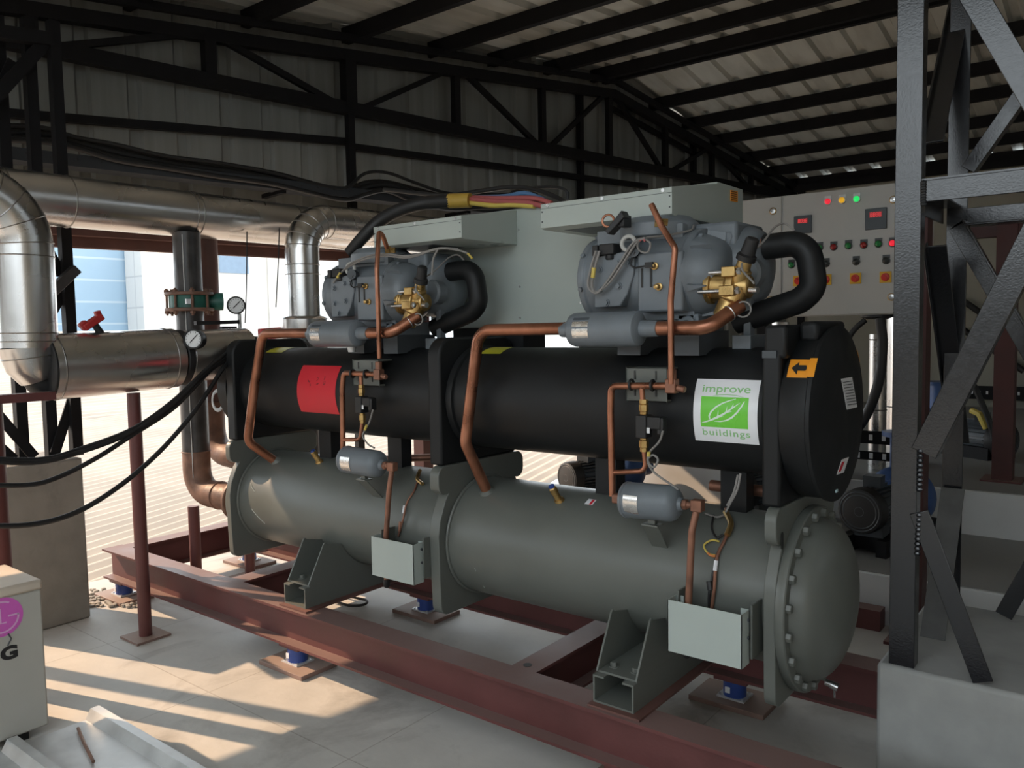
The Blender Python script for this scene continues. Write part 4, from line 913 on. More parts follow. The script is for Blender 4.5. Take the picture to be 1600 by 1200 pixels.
valve_train(dict(b0=(980, 574), b1=(1044, 628), h=[(1050, 603), (955, 603), (954, 640), (957, 775)], t=(1003, 606), v0=(1006, 648), v1=(1006, 684), e1=(1010, 736), j=(958, 738),
    f0=(973, 780), f1=(1067, 788), d=[(1081, 830), (1076, 940), (1073, 985), (1073, 1010)], bk=(1030, 856)), 'grey bracket plate holding the copper line on the right')
valve_train(dict(b0=(553, 562), b1=(595, 603), h=[(592, 585), (537, 583), (535, 606), (536, 712)], t=(564, 588), v0=(565, 619), v1=(566, 645), e1=(563, 687), j=(537, 687),
    f0=(538, 717), f1=(600, 727), d=[(608, 765), (603, 840), (603, 880), (604, 905)], bk=(590, 778)), 'grey bracket plate holding the copper line on the left')
# solenoid leads
wire(upp, [(1036, 673), (1030, 690), (1014, 708), (1013, 722), (1022, 730), (1028, 718), (1020, 711), (1012, 720), (1022, 738), (1050, 758), (1060, 765)], 2.52, .004, 'wire_grey', 'solenoid_lead')
wire(upp, [(583, 640), (577, 660), (570, 672), (567, 682), (575, 694), (585, 700)], 2.52, .004, 'wire_grey', 'solenoid_lead')
wire(upp, [(573, 664), (570, 672)], 2.515, .006, 'wire_yellow', 'tape'); wire(upp, [(1014, 706), (1013, 713)], 2.512, .006, 'wire_yellow', 'tape')
# sensor tubes clipped to the lower shell
def shellwire(pts, r, m, name='sensor_line', off=.012):
    q_ = [on_cyl(*p_, CY, LZ, LR + off) for p_ in pts]; b = MB(); b.tube(spline(q_, 5), r, 8); return P(name, b, m, low)
shellwire([(1134, 795), (1140, 815), (1134, 840), (1122, 865), (1118, 890), (1116, 920), (1112, 950)], .006, 'copper_dull')
shellwire([(1120, 868), (1112, 905), (1108, 930), (1108, 950)], .005, 'rubber')
shellwire([(1118, 868), (1106, 864), (1100, 852), (1112, 844), (1124, 846)], .0035, 'wire_yellow')
shellwire([(1106, 864), (1111, 868), (1118, 869)], .0045, 'wire_orange', off=.014)
shellwire([(1134, 800), (1142, 818), (1136, 836)], .011, 'brass', 'charging_valve', .02)
shellwire([(1119, 876), (1117, 892)], .0075, 'white', 'sleeve', .013)
shellwire([(1108, 908), (1110, 922)], .011, 'rubber', 'connector', .014)
shellwire([(1102, 802), (1120, 808), (1132, 804)], .004, 'wire_grey'); shellwire([(1115, 805), (1112, 825), (1120, 840), (1130, 835)], .004, 'rubber')
shellwire([(655, 742), (648, 765), (636, 785), (630, 810), (622, 838)], .005, 'copper_dull')
shellwire([(656, 735), (652, 748), (660, 756)], .009, 'brass', 'charging_valve', .02)
shellwire([(632, 790), (630, 802)], .0065, 'white', 'sleeve', .013)
shellwire([(626, 815), (624, 830)], .008, 'copper_dull', 'connector', .014)
wire(low, [(1157, 740), (1152, 765), (1140, 788), (1134, 800)], 2.62, .004, 'wire_grey', 'sensor_line'); wire(low, [(1153, 742), (1147, 768), (1136, 790)], 2.62, .004, 'wire_grey', 'sensor_line')
# ---- white cover boxes
def cover(x0, x1, label):
    z0, z1 = .534, .714
    b = MB(); b.box((x0, 2.45, z0), (x1, 2.4525, z1)); b.box((x0, 2.45, z0), (x0 + .0025, 2.515, z1)); b.box((x1 - .0025, 2.45, z0), (x1, 2.515, z1)); b.box((x0, 2.512, z0), (x0 + .03, 2.515, z1)); b.box((x1 - .03, 2.512, z0), (x1, 2.515, z1))
    o = P('cover_box', b, 'panel_green', label=label)
    for z in (z0 + .09, z1 - .03):
        b = MB(); b.cyl((x1, 2.50, z), (x1 + .005, 2.50, z), .006, n=8); P('screw', b, 'motor', o)
    for x in (x0 + .015, x1 + .012):
        b = MB(); b.box((x - .003, 2.50, z0 + .02), (x + .003, CY - LR * .9, z1 + .02)); P('mounting_lug', b, 'shell', o)
    return o
cover(-1.281, -1.016, 'right white sheet metal cover box'); cover(-2.785, -2.512, 'left white sheet metal cover box')
# ================================================================== PIPES AT THE LEFT
def pathlen(p): return [0] + [sum((p[j+1]-p[j]).length for j in range(i+1)) for i in range(len(p)-1)]
def seam_at(path, d, r, t, m='clad_dark', w_=0.004):
    L = pathlen(path)
    for i in range(len(path) - 1):
        if L[i+1] >= d:
            f = (d - L[i]) / (L[i+1] - L[i]); c = path[i].lerp(path[i+1], f); ax_ = path[i+1] - path[i]
            b = MB(); b.ring(c, ax_, r + .0005, w_, 40, 6); return b.build('seam', m, t)
# overhead header
hd_ = thing('insulated_header', (-4.7, 3, 2.25), 'long silver clad overhead pipe running back along the wall', 'pipe')
hp = [V(-4.7, -2.2, 2.39), V(-4.7, 7.5, 2.39)]
b = MB(); b.tube(hp, 0.14, 48); b.build('cladding', 'clad', hd_)
for d in (3.0, 3.9, 4.22, 4.93, 4.97, 5.7, 6.6, 7.5): seam_at(hp, d, .14, hd_)
for y in (3.05, 3.24):
    b = MB(); q_ = [V(-4.7 + .1415 * math.cos(a), y + .05 * (a - 1), 2.39 + .1415 * math.sin(a)) for a in (0.75, .9, 1.05)]; b.tube(q_, .003, 6); b.build('scratch', 'ink', hd_)
# near riser with an elbow at the top
vr = thing('insulated_riser', (-4.3, 1.632, 1.5), 'near silver clad riser with segmented top elbow at the left edge', 'pipe')
vp = fillet([V(-4.3, 1.632, 1.60), V(-4.3, 1.640, 2.34), V(-4.3, 0.2, 2.37)], {1: .26}, 10)
b = MB(); b.tube(vp, .132, 44); b.build('cladding', 'clad', vr)
for d in (0.03, .07, .44, .50, .60, .69, .77, .85, .94, 1.03): seam_at(vp, d, .132, vr, 'clad_dark', .003)
ep = fillet([V(-4.3, 1.632, 1.62), V(-4.3, 1.66, 1.47), V(-4.3, 1.76, 1.43)], {1: .09}, 6)
b = MB(); b.tube([V(-4.3, 1.632, 1.61), V(-4.3, 1.645, 1.50), V(-4.3, 1.665, 1.44)], [.131, .11, .075], 36); b.build('tapered_cladding', 'clad', vr)
seam_at([V(-4.3, 1.632, 1.61), V(-4.3, 1.645, 1.50)], .055, .121, vr, 'clad_dark', .003)
b = MB(); b.tube(fillet([V(-4.3, 1.655, 1.52), V(-4.3, 1.67, 1.40), V(-4.3, 1.80, 1.43)], {1: .06}, 6), .066, 20); b.build('elbow', 'rubber', vr)
# horizontal clad pipe with valve and gauge
hz = thing('insulated_valve_pipe', (-4.3, 2.1, 1.335), 'dented silver clad pipe with red handled valve resting on the red post', 'pipe')
b = MB(); b.lathe((-4.3, 1.695, 1.50), (0, 1, 0.03), [(.06, 0), (.158, 0.004), (.165, .01), (.165, .675), (.155, .68), (.08, .684)], 48); cl = b.build('cladding', 'clad', hz)
for d in (.045, .63): 
    b = MB(); b.ring((-4.3, 1.695 + d, 1.50 + .03 * d), (0, 1, .03), .1655, .004, 44, 6); b.build('seam', 'clad_dark', hz)
b = MB(); b.lathe((-4.3, 1.69, 1.50), (0, 1, 0), [(.160, 0), (.167, .004), (.167, .012), (.16, .014)], 44); b.build('end_ring', 'rubber', hz)
b = MB(); b.lathe((-4.3, 2.385, 1.52), (0, 1, 0.03), [(.150, 0), (.156, .006), (.156, .035), (.12, .04)], 40); b.build('rubber_band', 'rubber', hz)
b = MB(); b.lathe((-4.3, 2.43, 1.525), (0, 1, 0.03), [(.14, 0), (.146, .006), (.146, .40), (.12, .41)], 40); b.build('cladding', 'clad', hz)
b = MB(); b.lathe((-4.3, 2.05, 1.655), (0, 0, 1), [(.075, 0), (.07, .012), (.03, .018)], 20); b.build('saddle', 'clad', hz)
b = MB(); b.tube(fillet([V(-4.3, 2.80, 1.535), V(-4.3, 2.90, 1.535), V(-4.238, 2.90, 1.51)], {1: .08}, 6), .10, 24); b.build('insulated_elbow', 'foam', hz)
b = MB(); a_ = on_x(160, 524, -4.28); c_ = on_x(145, 503, -4.28); b.cyl(a_, c_, .018, n=14); b.build('valve_stem', 'rubber', hz)
d_ = (c_ - a_).normalized(); s_ = V(0, d_.z, -d_.y)
b = MB(); b.bar(c_ + s_ * .055, c_ - s_ * .06, .035, .05, V(1, 0, 0)); b.bar(c_ - s_ * .045 - d_ * .01, c_ - s_ * .05 + d_ * .03, .04, .04, V(1, 0, 0)); b.bar(c_ + s_ * .04, c_ + s_ * .05 + d_ * .035, .03, .03, V(1, 0, 0)); b.build('valve_handle', 'red_handle', hz, bevel=.006)
b = MB(); a_ = on_x(425, 522, -4.45); b.bar(a_ + V(0, -.09, 0), a_ + V(0, .10, .01), .05, .07); tag(b.build('valve_handle', 'red_handle', bevel=.006), 'red valve handle showing above the left copper bend', 'handle')
def gauge(par, c, nrm, r, stem):
    n_ = V(nrm).normalized(); c = V(c)
    b = MB(); b.lathe(c, n_, [(r * .9, -.05), (r, -.045), (r, 0), (r * 1.06, .004), (r * 1.06, .012), (r * .9, .014), (r * .88, .006)], 32); b.build('gauge_case', 'rubber', par)
    b = MB(); b.lathe(c + n_ * .007, n_, [(r * .88, 0), (0, .0008)], 32); b.build('gauge_dial', 'dial', par)
    s_ = n_.cross(V(0, 0, 1)).normalized(); u_ = s_.cross(n_)
    if s_.dot(AX) < 0: s_ = -s_
    b = MB(); b.bar(c + n_ * .010 + (s_ + u_) * r * .45, c + n_ * .010 - (s_ + u_) * r * .35, r * .1, .001, n_); b.build('needle', 'ink', par)
    b = MB()
    for i in range(13):
        a = math.radians(-45 + 270 * i / 12); q0 = c + n_ * .009 + (s_ * math.cos(a) + u_ * math.sin(a)) * r * .66; q1 = c + n_ * .009 + (s_ * math.cos(a) + u_ * math.sin(a)) * r * .8; b.bar(q0, q1, r * .05, .0008, n_)
    b.build('scale_marks', 'ink', par)
    if stem: b = MB(); b.tube(stem, .011, 10); b.build('gauge_stem', 'galv', par)
g1 = on_x(303, 530, -4.12); gauge(hz, g1, (.55, -.83, .05), .052, [g1 + V(-.01, .04, 0), g1 + V(-.06, .06, -.02)])
g2 = on_x(369, 477, -4.40); gauge(hz, g2, (.80, -.60, 0), .052, [g2 + V(0, .02, -.05), g2 + V(0, .02, -.16)])
b = MB(); b.bar(on_x(305, 505, -4.4), on_x(372, 503, -4.4), .03, .022); b.bar(on_x(345, 512, -4.4), on_x(368, 512, -4.4), .03, .015); b.build('lever', 'rubber', hz)
# second insulated riser behind the black shell
r2 = thing('insulated_riser', (-4.3, 3.28, 0), 'second silver clad riser bending back under the header behind the left compressor', 'pipe')
rp2 = fillet([V(-4.3, 3.28, 1.68), V(-4.3, 3.28, 2.37), V(-4.3, 5.2, 2.40)], {1: .20}, 10)
b = MB(); b.tube(rp2, .108, 40); b.build('cladding', 'clad', r2)
for d in (.05, .34, .40, .52, .57, .62, .67, .73, .80, 1.2): seam_at(rp2, d, .108, r2, 'clad_dark', .003)
b = MB(); b.lathe((-4.3, 3.28, 1.50), (0, 0, 1), [(.145, 0), (.15, .01), (.15, .235), (.13, .25), (.11, .255)], 36); b.build('socket_cladding', 'clad', r2)
b = MB(); b.cyl((-4.3, 3.28, 0.02), (-4.3, 3.28, 1.52), .07, n=24); b.build('lower_pipe', 'pipe_black', r2)
b = MB(); b.cbox((-4.3, 3.28, .01), (.25, .22, .02)); b.build('base_plate', 'primer', r2)
# black steel riser with butterfly valve
ra = thing('steel_riser', (-4.65, 2.69, 0.6), 'black steel riser with green butterfly valve and rusty bottom elbow', 'pipe')
ez = .675
pa = fillet([V(-4.65, 2.69, 1.08), V(-4.65, 2.69, ez), V(-4.235, 2.72, ez - .01)], {1: .14}, 8)
b = MB(); b.cyl((-4.65, 2.69, .92), (-4.65, 2.69, 2.27), .081, n=32); b.build('pipe', 'pipe_black', ra)
k = [p for p in pa if p.z < .95]; b = MB(); b.tube([V(-4.65, 2.69, .925)] + k, .083, 28); b.build('elbow', 'rust', ra)
b = MB(); b.ring((-4.65, 2.69, .925), (0, 0, 1), .083, .004, 32, 6); b.build('weld_bead', 'rust', ra)
b = MB(); b.ring((-4.42, 2.705, ez - .005), (1, .07, 0), .083, .004, 32, 6); b.build('weld_bead', 'rust', ra)
b = MB(); b.lathe((-4.26, 2.72, ez - .01), (1, .05, 0), [(.12, 0), (.125, .004), (.125, .02), (.12, .024)], 32); b.build('flange', 'rust', ra)
vz_ = 1.85
for z in (vz_ - .058, vz_ + .038):
    b = MB(); b.lathe((-4.65, 2.69, z), (0, 0, 1), [(.138, 0), (.142, .003), (.142, .018), (.138, .02)], 36); b.build('flange', 'rust', ra)
b = MB(); b.lathe((-4.65, 2.69, vz_ - .038), (0, 0, 1), [(.118, 0), (.118, .076)], 32); b.build('valve_body', 'green_cast', ra)
b = MB(); b.lathe((-4.60, 2.83, vz_), (.5, .9, 0), [(.04, -.06), (.05, 0), (.055, .02), (.055, .05), (.02, .055)], 24); b.build('valve_gearbox', 'green_cast', ra)
b = MB(); b.box((-4.54, 2.60, vz_ - .018), (-4.528, 2.63, vz_ + .012)); o = b.build('tag', 'white', ra)
for i in range(8):
    a = 2 * PI * (i + .5) / 8; c_ = V(-4.65 + .128 * math.cos(a), 2.69 + .128 * math.sin(a), vz_)
    b = MB(); b.cyl(c_ + V(0, 0, -.085), c_ + V(0, 0, .08), .008, n=8); b.hexa(c_ + V(0, 0, .056), (0, 0, 1), .017, .016); b.hexa(c_ + V(0, 0, -.058), (0, 0, -1), .017, .016); b.build('flange_bolt', 'rust', ra)
b = MB(); b.tube([V(-4.59, 2.628, .75), V(-4.59, 2.628, 2.25)], .003, 6); b.build('drip_wire', 'galv', ra)
# brown riser behind
rb = thing('steel_riser', (-4.8, 2.91, 0.9), 'brown steel riser just behind the black one with elbow to the shell', 'pipe')
b = MB(); b.cyl((-4.8, 2.905, 1.2), (-4.8, 2.915, 2.27), .066, n=26); b.build('pipe', 'primer_dark', rb)
b = MB(); b.tube(fillet([V(-4.8, 2.905, 1.21), V(-4.8, 2.905, .88), V(-4.235, 2.88, .86)], {1: .16}, 8), .075, 26); b.build('elbow', 'rust', rb)
for x in (-4.30, -4.26):
    b = MB(); b.lathe((x, 2.88, .86), (1, 0, 0), [(.115, 0), (.12, .003), (.12, .018), (.115, .02)], 30); b.build('flange', 'rust', rb)
b = MB(); b.lathe((-4.33, 2.88, .86), (1, 0, 0), [(.08, 0), (.13, .006), (.135, .014), (.13, .02)], 30); b.build('flange', 'rust', rb)
b = MB(); b.ring(on_x(340, 620, -4.3), (.8, -.6, 0), .03, .006, 18, 6); b.v = [V(v.x, v.y, 1.26 + (v.z - on_x(340, 620, -4.3).z) * 1.9) for v in b.v]; b.build('strap_handle', 'dial', rb)
# red supports
def post(name, x, y, z1, label, pl=.19, m='primer', r=.034):
    t = thing(name, (x, y, 0), label, 'post')
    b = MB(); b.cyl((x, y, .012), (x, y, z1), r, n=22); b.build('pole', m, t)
    b = MB(); b.cbox((x, y, .006), (pl, pl, .012)); b.build('base_plate', 'plate', t)
    return t
pt = post('pipe_support', -4.29, 2.135, 1.342, 'red pipe post on a square plate in front of the skid corner')
post('pipe_support', -4.66, 2.66, .585, 'short red post under the rusty elbow of the black riser')
post('pipe_support', -4.75, 3.10, .58, 'short red post on a plate behind the left tube sheet', .23)
pl_ = post('pipe_support', -4.215, 1.415, 1.345, 'thick red post behind the air conditioner unit with a bracket under the near riser', .2, 'primer', .058)
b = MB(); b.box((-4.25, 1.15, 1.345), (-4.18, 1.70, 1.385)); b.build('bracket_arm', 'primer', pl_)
# cables from the left into the chiller
def cable(pts, xa, xb, r, label, m='rubber', k=6):
    n_ = len(pts); q_ = [on_x(px, py, xa + (xb - xa) * (i / (n_ - 1)) ** 1.5) for i, (px, py) in enumerate(pts)]
    b = MB(); b.tube(spline(q_, k), r, 10); return tag(b.build('power_cable', m), label, 'cable')
cable([(-60, 714), (60, 718), (130, 700), (210, 669), (270, 627), (310, 589), (340, 562), (372, 540)], -3.95, -4.14, .0115, 'topmost of the black cables drooping in from the left edge')
cable([(-60, 718), (50, 723), (120, 708), (205, 676), (268, 634), (306, 597), (335, 570), (368, 548)], -3.93, -4.14, .0115, 'black cable running just under the topmost one from the left edge')
cable([(-60, 757), (40, 758), (90, 746), (150, 716), (205, 681), (268, 640), (306, 603), (332, 576), (364, 556)], -3.91, -4.14, .0115, 'third black cable, curving up from lower left to join the upper two')
cable([(-60, 821), (45, 820), (120, 800), (190, 757), (250, 705), (300, 648), (325, 612), (348, 576), (366, 558)], -3.89, -4.14, .0125, 'lowest black cable sweeping across in front of the red post')
# cable tray on the wall side
tr2 = thing('cable_tray', wp(0, 2.72, .17), 'dark perforated cable tray along the left wall above the header', 'tray')
b = MB(); b.channel(wp(-4, 2.745, .20), wp(6.2, 2.745, .20), .16, .075, .003); b.build('tray_body', 'tray', tr2)
for i in range(26):
    c_ = wp(-1.2 + i * .14, 2.752, .281); b = MB(); b.cyl(c_, c_ + WN * .001, .007, n=8); b.build('slot', 'ink', tr2)
for s in (-.3, 1.6, 3.4):
    b = MB(); b.bar(wp(s, 2.70, -.05), wp(s, 2.70, .27), .04, .03); b.build('tray_arm', 'truss', tr2)
rc = random.Random(5)
base = [(-40, 206), (60, 208), (120, 223), (180, 237), (260, 252), (340, 264), (420, 278), (480, 291), (538, 303), (570, 291), (605, 289), (650, 304), (700, 313), (760, 311), (840, 312)]
cn = ['thick black cable along the top of the tray bundle', 'black cable in the middle of the tray bundle', 'black cable along the near edge of the tray bundle', 'thin black cable looping above the tray bundle at the wall column', 'sagging black cable hanging slightly below the tray bundle']
for i in range(5):
    q_ = [on_w(px, py + (-4, 2, 7, -9, 11)[i] + rc.uniform(-2.5, 2.5) - (10 if i == 3 and 550 < px < 660 else 0), .17 + .036 * i) for px, py in base]
    b = MB(); b.tube(spline(q_, 5), (.030, .026, .022, .013, .018)[i], 10); tag(b.build('tray_cable', 'rubber'), cn[i], 'cable')
# heavy power cable over the left electrical box
pc = thing('motor_cable', on_y(640, 330, 2.95), 'thick black motor cable with yellow tape arching over the left electrical box', 'cable')
q_ = [on_y(*p_) for p_ in ((546, 395, 2.78), (566, 372, 2.80), (590, 348, 2.85), (620, 330, 2.92), (660, 318, 3.0), (704, 314, 3.05))]
b = MB(); b.tube(spline(q_, 6), [.03 + .004 * min(1, i / 12) for i in range(31)], 16); b.build('sheath', 'rubber', pc)
e0, e1 = on_y(702, 314, 3.05), on_y(735, 313, 3.08); b = MB(); b.tube([e0, e1], .036, 18); o = b.build('tape', mat('ochre_tape', (0.46, 0.30, 0.05), .5), pc)
for m, py0, y_, pts in (('wire_red', 311, 3.08, [(735, 311), (780, 315), (820, 316), (848, 322)]), ('wire_red', 309, 3.10, [(735, 309), (790, 310), (835, 310), (862, 318)]), ('wire_yellow', 317, 3.08, [(735, 317), (770, 321), (800, 320), (835, 322)]), ('wire_blue', 306, 3.18, [(740, 309), (790, 307), (820, 302), (850, 312)])):
    b = MB(); b.tube(spline([on_y(px, py, y_) for px, py in pts], 5), .0125, 10); b.build('core', m, pc)
b = MB(); b.tube(spline([on_y(px, py, 3.28) for px, py in ((600, 296), (690, 305), (740, 300), (790, 293), (830, 295))] + [V(-2.27, 3.26, 2.27), V(-2.22, 3.25, 2.215)], 5), .012, 10); tag(b.build('power_cable', 'rubber'), 'black cable running to the top of the pale green cabinet', 'cable')
b = MB(); b.tube(spline([on_y(px, py, 3.3) for px, py in ((800, 300), (840, 293), (872, 293), (886, 300), (887, 312))], 5), .008, 8); tag(b.build('power_cable', 'rubber'), 'thin black cable hooping down behind the right electrical box', 'cable')
for i, (px, ln_) in enumerate((((386, 355, 505), 0), ((437, 330, 480), 1))):
    a_ = on_x(px[0], px[1] + 8, -4.57); c_ = on_x(px[0] - 3 * (1 + ln_), px[2], -4.57); a_.z = max(a_.z, 2.30)
    b = MB(); b.tube(spline([a_, (a_ + c_) / 2 + V(0, .004, 0), c_], 4), .004, 6); tag(b.build('hanging_wire', 'rubber'), ('thin dark wire hanging from the header right of the brown riser', 'thin dark wire hanging beside the second silver riser')[i], 'wire')

# ================================================================== AIR CONDITIONER UNIT AND LOOSE SHEET
ac = thing('air_conditioner_unit', (-3.75, .98, 0), 'ivory outdoor air conditioner unit with magenta round logo standing at the left edge', 'air conditioner')
XF = -3.572
b = MB(); b.box((-3.94, .55, .035), (XF, 1.352, .615)); b.build('casing', 'ac', ac, bevel=.008)
b = MB(); b.box((-3.95, .545, .612), (XF + .004, 1.358, .655)); b.build('lid', 'ac_lid', ac, bevel=.012)
for y in (.65, 1.22):
    b = MB(); b.box((-3.94, y, 0), (XF - .02, y + .06, .036)); b.build('foot', 'rubber', ac)
cc = on_x(2, 965, XF); rr_ = (on_x(2, 934, XF).z - on_x(2, 996, XF).z) / 2
def disc(cy, cz, r, x, n=40): return [V(x, cy + r * math.cos(2*PI*i/n), cz + r * math.sin(2*PI*i/n)) for i in range(n)]
b = MB(); b.add(disc(cc.y, cc.z, rr_, XF + .0008), [tuple(range(40))]); b.build('round_logo', 'magenta', ac)
def logo2(pts, wd, m='magenta_pale'):
    vs, fs = stroke2d(pts, wd); b = MB(); b.add([V(XF + .0014, cc.y + x * rr_, cc.z + y * rr_) for x, y in vs], fs); b.build('logo_line', m, ac)
logo2([(.78 * math.cos(math.radians(a)), .78 * math.sin(math.radians(a))) for a in range(60, 361, 10)], .09)
logo2([(.80, .0), (.30, .0)], .09); logo2([(-.05, .45), (-.05, -.30), (.22, -.30)], .09)
b = MB(); b.add([V(XF + .0014, cc.y + (-.42 + .1 * math.cos(2*PI*i/14)) * rr_, cc.z + (.32 + .1 * math.sin(2*PI*i/14)) * rr_) for i in range(14)], [tuple(range(14))]); b.build('logo_dot', 'magenta_pale', ac)
gR = on_x(27, 1005, XF); gL = on_x(1, 1035, XF)
vs, fs = text_polys('G', bold=0.055); vs = fit2d(vs, gL.y, gL.z, gR.y, gR.z); b = MB(); b.add([V(XF + .0008, x, y) for x, y in vs], fs); b.build('letter', 'ink', ac)
wG = gR.y - gL.y
vs, fs = text_polys('L', bold=0.055); vs = fit2d(vs, gL.y - wG * 1.05, gL.z + .002, gL.y - wG * .15, gR.z - .002); b = MB(); b.add([V(XF + .0008, x, y) for x, y in vs], fs); b.build('letter', 'ink', ac)
b = MB(); b.tube([V(XF + .001, cc.y + .02, cc.z - rr_ * .9), V(XF + .001, cc.y + .03, cc.z - rr_ * 1.2), V(XF + .001, cc.y + .015, cc.z - rr_ * 1.5)], .003, 5); b.build('scuff', 'motor', ac)
sx0, sx1 = -3.555, -1.9
prof = [(.70, 0)]
for yc in (.88, 1.205, 1.53): prof += [(yc - .042, 0), (yc - .018, .042), (yc + .018, .042), (yc + .040, 0.0)]
prof += [(1.60, 0)]
prof = [p for p in prof if p[0] < 1.58] 
b = MB(); vs = []
for (y, z) in prof: vs += [V(sx0 + .06 * (1.53 - y) * 0, y, z + .006), V(sx1, y, z + .006)]
n_ = len(vs); vs2 = [v + V(0, 0, -.004) for v in vs]
fs = [(2*i, 2*i+1, 2*i+3, 2*i+2) for i in range(len(prof) - 1)]
b.add(vs, fs); b.add(vs2, fs); m_ = len(prof) - 1
b.add([vs[0], vs[1], vs2[1], vs2[0], vs[-2], vs[-1], vs2[-1], vs2[-2]], [(0, 1, 2, 3), (4, 5, 6, 7)])
tag(b.build('metal_sheet', 'galv', fixn=False), 'ribbed galvanised metal sheet lying on the floor at the lower left', 'sheet')
b = MB(); b.tube([on_z(122, 1138, .016), on_z(131, 1160, .018), on_z(146, 1190, .016)], .0065, 8); tag(b.build('rusty_rod', 'rust'), 'short rusty rod lying on the ribbed metal sheet', 'rod')

# ================================================================== CONTROL PANEL
PY = 5.5
a_ = on_y(1155, 301, PY); c_ = on_y(1222, 495, PY); PX0, PZ1, PZ0 = a_.x, 2.512, c_.z; PX1 = -1.13
cp_ = thing('control_panel', ((PX0 + PX1) / 2, PY + .15, 0), 'grey electrical control panel with coloured lamps and switches behind the chiller', 'control panel')
b = MB(); b.box((PX0, PY + .012, PZ0), (PX1, PY + .33, PZ1)); b.build('cabinet', 'panel_grey', cp_, bevel=.004)
xs = on_y(1222, 400, PY).x
b = MB(); b.box((PX0 + .004, PY, PZ0 + .006), (xs - .006, PY + .012, PZ1 - .004)); d1 = b.build('door', 'panel_grey', cp_, bevel=.003)
b = MB(); b.box((xs + .006, PY, PZ0 + .006), (PX1 - .004, PY + .012, PZ1 - .004)); d2 = b.build('door', 'panel_grey', cp_, bevel=.003)
for x in (PX0 + .12, PX1 - .12):
    b = MB(); b.box((x - .03, PY + .10, .28), (x + .03, PY + .16, PZ0)); b.build('stand_leg', 'truss', cp_)
def at(px, py): return on_y(px, py, PY)
def lock(px, py, d):
    c = at(px, py); b = MB(); b.lathe(c, (0, -1, 0), [(.024, 0), (.024, .006), (.019, .008), (.019, .004)], 20); b.build('lock_ring', 'brass', d)
    b = MB(); b.lathe(c, (0, -1, 0), [(.018, 0), (.018, .010), (0, .012)], 18); b.build('lock', 'chrome', d)
lock(1208, 330, d1); lock(1396, 312, d2); lock(1393, 464, d2); lock(1204, 468, d1)
def lamp(px, py, m, lit):
    c = at(px, py + 2); b = MB(); b.lathe(c, (0, -1, 0), [(.024, 0), (.024, .008), (.020, .010)], 20); b.box((c.x - .022, PY - .004, c.z + .014), (c.x + .022, PY, c.z + .036)); b.build('bezel', 'lens_black' if not lit else 'galv', d2)
    b = MB(); b.lathe(c + V(0, -.008, 0), (0, -1, 0), [(.019, 0), (.018, .010), (.010, .018), (0, .020)], 20); b.build('indicator_lamp', m, d2)
for px, py, m, l in ((1294, 313, 'lamp_red', 1), (1316, 311, 'lamp_amber', 1), (1339, 309, 'lamp_green', 1), (1281, 385, 'lens_green', 0), (1303, 384, 'lens_red', 0), (1326, 382, 'lens_green', 0), (1350, 381, 'lens_red', 0), (1373, 379, 'lens_green', 0), (1395, 378, 'lamp_red', 0), (1237, 412, 'lens_green', 0), (1291, 410, 'lens_black', 0), (1338, 407, 'lens_black', 0), (1385, 405, 'lens_black', 0)): lamp(px, py, m, l)
def meter(px, py, w_, h_):
    c = at(px, py); b = MB(); b.box((c.x - w_/2, PY - .012, c.z - h_/2), (c.x + w_/2, PY, c.z + h_/2)); b.build('panel_meter', 'display', d2, bevel=.003)
    b = MB(); b.box((c.x - w_ * .30, PY - .0128, c.z + h_ * .06), (c.x + w_ * .30, PY - .012, c.z + h_ * .34)); b.build('meter_window', 'lens_red', d2)
    for i in range(4):
        b = MB(); x = c.x - w_ * .24 + i * w_ * .13; z0 = c.z + h_ * .11; z1 = c.z + h_ * .29; wd = w_ * .08; t = .004
        for q0, q1 in (((x, z0), (x + wd, z0)), ((x, z1), (x + wd, z1)), ((x, z0), (x, z1)), ((x + wd, z0), (x + wd, z1)), ((x, (z0+z1)/2), (x + wd, (z0+z1)/2))):
            b.bar((q0[0], PY - .0133, q0[1]), (q1[0], PY - .0133, q1[1]), t, .0006, V(0, 1, 0))
        b.build('led_digit', 'led_red', d2)
meter(1255, 351, .118, .118); meter(1369, 342, .13, .132)
for px, py in ((1248, 439), (1291, 437), (1337, 435), (1384, 433)):
    c = at(px, py); b = MB(); b.cbox((c.x, PY - .004, c.z), (.070, .008, .070)); sw = b.build('isolator_switch', 'switch_yellow', d2, bevel=.002)
    b = MB(); b.lathe((c.x, PY - .006, c.z), (0, -1, 0), [(.026, 0), (.024, .014), (0, .016)], 20); b.bar((c.x - .014, PY - .026, c.z + .012), (c.x + .014, PY - .026, c.z - .012), .014, .016, V(0, 1, 0)); b.build('switch_knob', 'switch_red', d2)
b = MB(); c = at(1363, 500); b.lathe((c.x, PY + .12, PZ0), (0, 0, -1), [(.10, 0), (.10, .015), (.06, .03)], 24); b.build('cable_gland', 'rubber', cp_)
b = MB(); b.tube(spline([on_y(px, py, 5.55) for px, py in ((1375, 497), (1379, 540), (1372, 600), (1350, 655), (1318, 690), (1290, 710))], 6), .032, 12); tag(b.build('armoured_cable', 'rubber'), 'fat black cable dropping from the control panel behind the black end cap', 'cable')
b = MB(); b.tube(spline([on_y(px, py, 5.55) for px, py in ((1352, 500), (1335, 515), (1322, 535), (1305, 560))], 6), .018, 10); tag(b.build('armoured_cable', 'rubber'), 'black cable slanting left from the underside of the control panel', 'cable')

